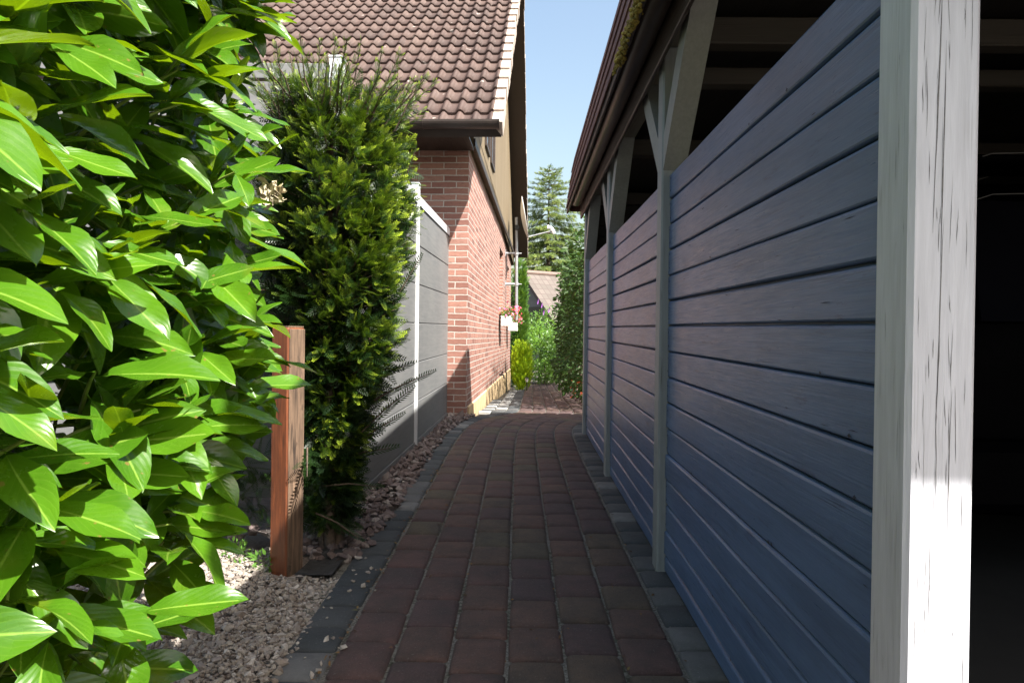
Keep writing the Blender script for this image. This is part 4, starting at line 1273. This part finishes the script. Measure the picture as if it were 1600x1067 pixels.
        for i in range(k):
            P.append(b + ax * L * i / k); D.append(ax); N.append(np.array([.2, -.5, .8])); S.append(L / k * 1.25); T.append(.35)
            if i < k - 1:
                sd = np.cross(ax, [0, 0, 1]); sd /= np.linalg.norm(sd)
                for sg in (-1, 1):
                    P.append(b + ax * L * (i + .4) / k); D.append(ax + sd * sg * .8 + rng.normal(0, .1, 3)); N.append(np.array([.1, -.4, .9])); S.append(.07); T.append(.3)
    P, D, N, S, T = map(np.array, (P, D, N, S, T))
    g = Geo(); g.inst(v, f, uv, frames(D, N) * S[:, None, None], P, T)
    for V_, F_ in zip(gb.v, gb.f): g.add(V_, F_ - F_.min(), None, .5, 1)
    g.build('foliage', None, root, False, [my, MT['bark']])
    g = Geo()
    for k in range(4):
        a = k * 1.6; g.tube([(0.03 * math.cos(a), .03 * math.sin(a), -.05), (.07 * math.cos(a), .07 * math.sin(a), .6), (.10 * math.cos(a), .1 * math.sin(a), 1.3), (.08 * math.cos(a), .08 * math.sin(a), 1.75)], [.022, .018, .013, .006], 7)
    g.build('trunk', MT['bark'], root, True)
make_yew()

def leafquad(w=.42, fold=.25, droop=.2):
    V = np.array([(0, 0, 0), (.3, -w * .42, fold * .2), (.7, -w * .36, fold * .1 - droop * .4), (1, 0, -droop), (.7, w * .36, fold * .1 - droop * .4), (.3, w * .42, fold * .2), (.3, 0, 0), (.7, 0, -droop * .35)], float)
    f = np.array([(0, 1, 6, 6), (0, 6, 5, 5), (1, 2, 7, 6), (6, 7, 4, 5), (2, 3, 7, 7), (7, 3, 4, 4)])
    uv = np.stack([V[:, 0], .5 + V[:, 1]], 1)
    return V, f, uv
LQ = leafquad()
class _T: pass
def quads_only(tpl):
    """template with only quads (triangles split as degenerate are avoided)"""
    V = np.array([(0, 0, 0), (.45, -.2, .05), (1, 0, -.15), (.45, .2, .05)], float)
    return V, np.array([(0, 1, 2, 3)]), np.stack([V[:, 0], .5 + V[:, 1]], 1)
LK = quads_only(None)

def blob_points(n, blobs, shell=.45):
    """points in the outer part of a union of ellipsoids, with outward directions"""
    blobs = np.array(blobs, float)
    w_ = (blobs[:, 3] * blobs[:, 4] * blobs[:, 5]) ** .67; w_ /= w_.sum()
    k = rng.choice(len(blobs), n, p=w_)
    d = rng.normal(size=(n, 3)); d /= np.linalg.norm(d, axis=1, keepdims=True)
    r = 1 - shell * rng.uniform(0, 1, n) ** 1.6
    p = blobs[k, :3] + d * blobs[k, 3:6] * r[:, None]
    return p, d / blobs[k, 3:6] / np.linalg.norm(d / blobs[k, 3:6], axis=1, keepdims=True)

def leafy(name, loc, blobs, n, size, mat, label, cat, group=None, up=.5, tpl=None, trunk=None, droop=-.15, tint=(.5, .25), jitter=.5, nm='foliage'):
    root = empty(name, loc)
    tag(root, label, cat, group)
    p, d = blob_points(n, blobs)
    D = d + rng.normal(0, jitter, (n, 3)) + np.array([0, 0, up * .6 + droop])
    N = np.array([.3, -.3, .8]) + rng.normal(0, .45, (n, 3)) + d * .4
    # clumps
    ck = np.sin(p[:, 0] * 7 / max(size * 8, .3)) * np.sin(p[:, 1] * 6 / max(size * 8, .3)) * np.sin(p[:, 2] * 7 / max(size * 8, .3) + 1)
    T = np.clip(rng.normal(tint[0], tint[1], n) + .25 * ck, 0, 1)
    v, f, uv = tpl or LK
    g = Geo(); g.inst(v, f, uv, frames(D, N) * (size * rng.uniform(.65, 1.25, n))[:, None, None], p, T)
    g.build(nm, mat, root, True)
    if trunk:
        g = Geo()
        for (pts, rr) in trunk: g.tube(pts, rr, 7)
        g.build('trunk', MT['bark'], root, True)
    return root

def make_back_garden():
    # laurel hedge on the right beyond the carport
    mh = leaf_mat('hedge_leaf', (.010, .030, .006), (.024, .066, .010), (.14, .28, .02), .08, .5, True, .25, (.16, .22, .05))
    blobs = []
    for y in np.arange(7.6, 16.5, .5):
        zb = float(gz(y)); xl = np.interp(y, [7.5, 8.4, 9.5, 11, 13, 16.5], [.86, .80, .70, .62, .75, 1.0])
        for z in (.5, 1.1, 1.7, 2.1):
            blobs.append((xl + .42 + rng.normal(0, .05), y, zb + z, .42 + rng.normal(0, .04), .5, .5))
    lt = laurel_tpl(5, .19, .25, .18, .01, 3)
    root = leafy('laurel_hedge', (0, 0, 0), blobs, 12000, .115, mh, 'tall dark laurel hedge on the right beyond the end of the carport', 'hedge', None, .2, lt, None, -.25)
    g = Geo()
    for y in np.arange(8.2, 16.4, .8): g.tube([(1.2, y, float(gz(y)) - .05), (1.25, y + .05, float(gz(y)) + 1.0), (1.2, y, float(gz(y)) + 2.0)], [.03, .025, .01], 6)
    g.build('trunk', MT['bark'], root, True)
    # soft ferny plant leaning out of the hedge foot with red leaves
    mred = leaf_mat('red_leaf', (.25, .03, .015), (.45, .08, .02), (.6, .12, .03), .3, .4, False)
    p0 = at(900, 598, 10.6)
    leafy('red_leaved_plant', (p0.x + .02, p0.y, float(gz(10.6))), [(0, 0, .16, .10, .12, .14)], 34, .08, mred, 'low plant with red and orange leaves at the foot of the right hedge', 'plant', None, .6)
    # golden thuja
    mg = tip_leaf_mat('golden_thuja_spray', (.12, .24, .010), (.30, .46, .013), (.52, .64, .02), (.55, .75, .02), .38, .6, .2)
    yt = 13.6
    b = at(815, 606, yt); zt = float(gz(yt)); top = at(812, 527, yt).z
    hgt = top - zt
    bl = []
    for k in range(9):
        a = k * 2.4; r = .06 if k else 0
        bl.append((r * 1.4 * math.cos(a), r * 1.4 * math.sin(a), hgt * (.42 + .05 * math.sin(k * 1.7)), .13, .13, hgt * .45))
    st = (sprig_tpl(7, .30, .06, .1))
    leafy('golden_thuja', (b.x, yt, zt), bl, 2600, .075, mg, 'small golden yellow thuja by the far corner of the brick house', 'shrub', None, 3.0, st, [([(0, 0, -.03), (0, 0, hgt * .6)], [.03, .012])], 0, (.55, .22), .35)
    # tall green arborvitae behind the house corner
    mgreen = tip_leaf_mat('arborvitae_spray', (.03, .085, .012), (.07, .16, .02), (.14, .24, .03), (.2, .38, .03), .25, .6, .3)
    ya = 16.4; b = at(815, 600, ya); za = float(gz(ya)); top = at(813, 415, ya).z; hgt = top - za
    bl = [(0.02 * math.sin(k * 2), 0, hgt * (.08 + .105 * k), .20 * (1 - .055 * k), .2 * (1 - .055 * k), hgt * .12) for k in range(9)]
    leafy('arborvitae', (b.x - .05, ya, za), bl, 4200, .11, mgreen, 'tall narrow green arborvitae rising past the end of the house', 'shrub', None, 2.0, st, [([(0, 0, -.03), (0, 0, hgt * .8)], [.05, .012])], 0, (.5, .25), .4)
    # dark foil behind: rounded bush at the left of it
    mdk = leaf_mat('dark_shrub_leaf', (.020, .05, .010), (.05, .11, .02), (.2, .36, .03), .25, .5, False)
    b = at(802, 600, 18.0)
    leafy('evergreen_bush', (b.x - .3, 18.0, za), [(0, 0, .9, .5, .5, .9), (.2, .1, 1.8, .4, .4, .7), (-.3, 0, 1.5, .4, .4, .7)], 2200, .10, mdk, 'dark evergreen bush half hidden by the far house corner', 'bush', None, .5, None, [([(0, 0, -.05), (0, 0, 1.5)], [.05, .02])])
    # mixed shrubs across the end of the path
    ml = leaf_mat('bright_shrub_leaf', (.03, .10, .010), (.16, .32, .03), (.32, .52, .05), .3, .45, False)
    mm = leaf_mat('mid_shrub_leaf', (.03, .085, .012), (.08, .17, .025), (.25, .42, .05), .28, .45, False)
    def bush(name, px, base, tp, Y, wid, n, size, mat, label, cat='shrub', sub=None, tint=(.5, .25)):
        c = at(px, base, Y); z = float(gz(Y)); top = at(px, tp, Y).z; h = top - z
        bl = [(0, 0, h * .35, wid * .5, wid * .5, h * .36)]
        for k in range(7):
            a = k * 2.4; bl.append((wid * .3 * math.cos(a), wid * .3 * math.sin(a), h * (.30 + .5 * ((k * .618) % 1)), wid * .26, wid * .26, h * .2))
        r = leafy(name, (c.x, Y, z), bl, n, size, mat, label, cat, None, .5, LK, [([(0, 0, -.05), (.03, 0, h * .4), (.0, .03, h * .75)], [.03, .02, .008]), ([(0.04, 0, -.05), (.15, 0, h * .5)], [.02, .008])], -.1, tint)
        return r, h
    bush('leafy_shrub', 842, 600, 488, 17.6, .95, 2600, .075, ml, 'bright green leafy shrub closing the end of the path')
    bush('low_shrub', 850, 604, 556, 16.6, .75, 1500, .055, ml, 'low sunlit ground shrub in front of the taller shrubs at the path end', tint=(.65, .2))
    bush('round_shrub', 868, 602, 500, 17.2, .8, 2000, .07, mm, 'mid green rounded shrub beside the right hedge at the path end')
    r, h = bush('butterfly_bush', 853, 600, 466, 19.2, 1.5, 3000, .10, mm, 'butterfly bush with purple flower spikes below the tiled roof')
    mpur = plain('purple_flower', (.22, .06, .30), .7, .2, 40)
    o = np.array(r.location)
    for (px, py) in ((846, 476), (849, 487), (857, 484), (840, 470), (868, 478)):
        b = np.array(at(px, py + 5, 18.4)) - o; t = np.array(at(px + 1.5, py - 4, 18.4)) - o
        g = Geo(); g.tube([tuple(b), tuple(b * .5 + t * .5), tuple(t)], [.012, .018, .004], 7); g.build('flower_spike', mpur, r, True)
    # a white flower head against the dark hedge
    pf = at(876, 548, 14.0); rt = empty('white_flower', (pf.x, pf.y, float(gz(14)))); tag(rt, 'single white flower head in front of the dark hedge', 'flower')
    hh = pf.z - float(gz(14)); g = Geo(); n = 90
    q = rng.normal(size=(n, 3)); q /= np.linalg.norm(q, axis=1, keepdims=True)
    g.inst(*LK, frames(np.cross(q, rng.normal(size=(n, 3))), q) * .05, np.array([0, 0, hh]) + q * np.array([.075, .06, .05]) - 0 * q, rng.uniform(0, 1, n))
    g.build('bloom', plain('white_petal', (.8, .8, .74), .6, .05), rt)
    g = Geo(); g.tube([(0.1, .05, 0), (.06, .03, hh * .5), (0, 0, hh)], [.008, .007, .004], 6); g.build('stem', MT['twig'], rt)
    # solar lamp
    pl = at(823, 606, 13.2); zl = float(gz(13.2)); rt = empty('garden_light', (pl.x, pl.y, zl)); tag(rt, 'small black solar garden light on a stake beside the golden thuja', 'light')
    g = Geo(); g.tube([(0, 0, -.05), (0, 0, .17)], .010, 8); g.build('stake', MT['black'], rt)
    g = Geo(); g.tube([(0, 0, .17), (0, 0, .20), (0, 0, .235)], [.02, .03, .03], 12); g.build('lamp_shade', MT['white_enamel'], rt)
    g = Geo(); g.tube([(0, 0, .236), (0, 0, .246), (0, 0, .256)], [.042, .04, .01], 12); g.build('cap', MT['black'], rt)
    # neighbour's house with a low tiled roof
    yh = 30.0
    rt = empty('neighbour_house', (at(822, 527, yh).x, yh, float(gz(30))), R_(33)); tag(rt, 'house with grey brown tiled roof behind the garden shrubs', 'house')
    zr = at(840, 427, yh).z - rt.location.z
    mt = Mat('grey_brown_tile', .8); v = mt.coords('UV') if False else mt.coords('Object')
    br = mt.n('ShaderNodeTexBrick', Scale=1.0); br.inputs['Brick Width'].default_value = .28; br.inputs['Row Height'].default_value = .34; br.inputs['Mortar Size'].default_value = .025; br.inputs['Mortar Smooth'].default_value = .6
    br.inputs['Color1'].default_value = (.085, .072, .062, 1); br.inputs['Color2'].default_value = (.12, .10, .088, 1); br.inputs['Mortar'].default_value = (.07, .05, .045, 1); br.offset = 0
    uvn = mt.n('ShaderNodeUVMap'); mt.l(uvn.outputs[0], br.inputs['Vector']); mt.color(mt.mix(mt.ramp(mt.noise(v, 4, 4), [(.4, 0), (.7, .4)]), br.outputs['Color'], (.09, .075, .065)))
    mt.bump(br.outputs['Fac'], -.8, .05)
    g = Geo(); Lh, run = 12.0, 4.6; dz = run * math.tan(R_(42))
    sl = run / math.cos(R_(42))
    g.add([(-.25, 0, zr), (Lh, 0, zr), (Lh, -run, zr - dz), (-.25, -run, zr - dz)], [(3, 2, 1, 0)], [(0, sl), (Lh + .25, sl), (Lh + .25, 0), (0, 0)])
    g.add([(-.25, 0, zr), (Lh, 0, zr), (Lh, run, zr - dz), (-.25, run, zr - dz)], [(0, 1, 2, 3)], [(0, sl), (Lh + .25, sl), (Lh + .25, 0), (0, 0)])
    rf = g.build('roof', mt.m, rt); md = rf.modifiers.new('t', 'SOLIDIFY'); md.thickness = .14; md.offset = -1
    g = Geo(); g.tube([(-.28, 0, zr + .03), (Lh, 0, zr + .03)], .11, 8); g.build('ridge_tiles', plain('ridge_tile', (.17, .12, .1), .8), rf)
    g = Geo(); zw = zr - dz
    V = [(0, -run + .5, -.5), (0, run - .5, -.5), (0, run - .5, zw + .25), (0, 0, zr - .2), (0, -run + .5, zw + .25)]
    V2 = [(Lh - .3, y, z) for _, y, z in V]
    g.add(V + V2, [(k, (k + 1) % 5, 5 + (k + 1) % 5, 5 + k) for k in range(5)]); g.caps([0, 1, 2, 3, 4]); g.caps([9, 8, 7, 6, 5])
    g.build('wall', plain('grey_render', (.16, .155, .15), .9, .1, 3), rt)
    g = Geo(); g.box(-.02, -.005, -1.2, -.2, zr - 2.6, zr - 1.5); g.build('window', MT['glass'], rt)
    # tall spruce
    ys = 34.0
    b = at(855, 527, ys); zs = float(gz(34)); top = at(856, 262, ys).z; H = top - zs
    rt = empty('spruce_tree', (b.x, ys, zs)); tag(rt, 'tall spruce with drooping branches against the sky between the roofs', 'tree')
    g = Geo(); g.tube([(0, 0, -.1), (.03, 0, H * .3), (-.02, 0, H * .6), (0, 0, H * .97)], [.17, .13, .075, .012], 9); g.build('trunk', MT['bark'], rt, True)
    gb = Geo(); P, D, N, S, T = [], [], [], [], []
    z = H * .985; lev = 0
    while z > H * .14:
        fr = 1 - z / H
        R = .2 + 3.1 * fr ** .52
        nb = 4 + int(3 * min(fr * 3, 1))
        for k in range(nb):
            a = lev * 1.1 + k * 2 * math.pi / nb + rng.normal(0, .2)
            L = R * rng.uniform(.6, 1.12)
            ca, sa = math.cos(a), math.sin(a)
            pts = []
            for u in np.linspace(0, 1, 5): pts.append(np.array([ca * L * u, sa * L * u, z + (.16 * L if fr < .2 else .0) * u - .30 * L * u * (1 - .45 * u) * min(1, fr * 3)]))
            gb.tube([tuple(p) for p in pts], [.022, .018, .014, .01, .004], 4, .5, False)
            nc = int(7 + 26 * L)
            for i in range(nc):
                u = rng.uniform(.12, 1.0) ** .8; j = min(int(u * 4), 3); p = pts[j] + (pts[j + 1] - pts[j]) * (u * 4 - j)
                t = np.clip(rng.normal(.35 + .3 * u, .2), 0, 1)
                sd = np.array([-sa, ca, 0]) * rng.normal(0, .14 * (1.1 - .5 * u) * min(L, 1.3))
                for q in range(2):
                    P.append(p + sd + np.array([0, 0, rng.uniform(-.05, .03)])); D.append(np.array([ca, sa, 0]) * .5 + np.array([-sa, ca, 0]) * rng.normal(0, .7) + np.array([0, 0, -.55 if fr > .15 else .3]) + rng.normal(0, .2, 3)); N.append(rng.normal(0, .5, 3) + np.array([.3, -.4, .7])); S.append(rng.uniform(.15, .30) * (.55 + .45 * min(1, fr * 3))); T.append(t)
        z -= (.16 + .22 * min(1, fr * 2)) * rng.uniform(.8, 1.2); lev += 1
    P, D, N, S, T = map(np.array, (P, D, N, S, T))
    stp = sprig_tpl(5, .34, .07, .1)
    ms = tip_leaf_mat('spruce_needle', (.035, .065, .014), (.10, .15, .025), (.20, .23, .04), (.22, .30, .04), .22, .6, .3)
    g = Geo(); g.inst(*stp, frames(D, N) * S[:, None, None], P, T)
    for V_, F_ in zip(gb.v, gb.f): g.add(V_, F_ - F_.min(), None, .5, 1)
    g.build('crown', None, rt, False, [ms, MT['bark']])
    # further trees, low behind the house roof
    for (px, py, Y, wd, lab) in ((885, 388, 42, 5.0, 'broad dark green tree beyond the carport end'), (806, 420, 46, 4.0, 'rounded green tree behind the spruce')):
        b = at(px, 527, Y); h = at(px, py, Y).z - zs
        bl = [(0, 0, h * .6, wd * .4, wd * .4, h * .34)] + [(wd * .3 * math.cos(k * 2.4), wd * .3 * math.sin(k * 2.4), h * (.5 + .35 * ((k * .618) % 1)), wd * .2, wd * .2, h * .16) for k in range(8)]
        leafy('leafy_tree', (b.x, Y, zs), bl, 3000, .28, mdk, lab, 'tree', None, .3, None, [([(0, 0, -.1), (0, 0, h * .6)], [.16, .08])], -.1, nm='crown')
make_back_garden()

def make_litter():
    g = Geo(); n = 420
    s_ = rng.uniform(1.4, 6.0, n); o_ = np.where(rng.uniform(0, 1, n) < .62, LO + rng.normal(-.002, .010, n), rng.choice([LO + CW * k for k in range(1, 7)], n) + rng.normal(0, .006, n))
    m_ = rng.uniform(0, 1, n) < .12; o_[m_] = rng.uniform(LO - .12, LO + 6 * CW, m_.sum())
    X, Y, Z = path_pt(s_, o_)
    v, f, uv = laurel_tpl(4, .25, .3, .2, .05, 5)
    nn = rng.normal(0, .3, (n, 3)) + np.array([0, 0, 1]); d = np.cross(nn, rng.normal(size=(n, 3)))
    g.inst(v, f, uv, frames(d, nn) * rng.uniform(.006, .020, n)[:, None, None], np.stack([X, Y, Z + .002], 1), rng.uniform(0, 1, n))
    m = Mat('dry_leaf_bits', .9); m.color(m.ramp(m.tint(), [(0, (.05, .03, .018)), (.5, (.12, .06, .025)), (.8, (.20, .11, .04)), (1, (.08, .10, .03))]))
    tag(g.build('leaf_litter', m.m), 'dry leaf crumbs caught in the joints of the path', kind='stuff')
make_litter()

def make_weeds():
    mw = leaf_mat('weed_leaf', (.04, .11, .015), (.10, .22, .03), (.25, .45, .04), .3, .5, False)
    spots = [((415, 872), 2.52, 'small green weed at the left foot of the orange timber post'), ((370, 865), 2.62, 'tiny weed among pale stones behind the gravel'), ((600, 737), 4.35, 'small weed growing between the reddish rocks by the fence')]
    for (px, Y, lab) in spots:
        p = at(*px, Y); z = float(gz(Y)) - .01
        leafy('weed', (p.x, Y, z), [(0, 0, .035, .045, .045, .04)], 42, .028, mw, lab, 'weed', None, 1.0)
make_weeds()
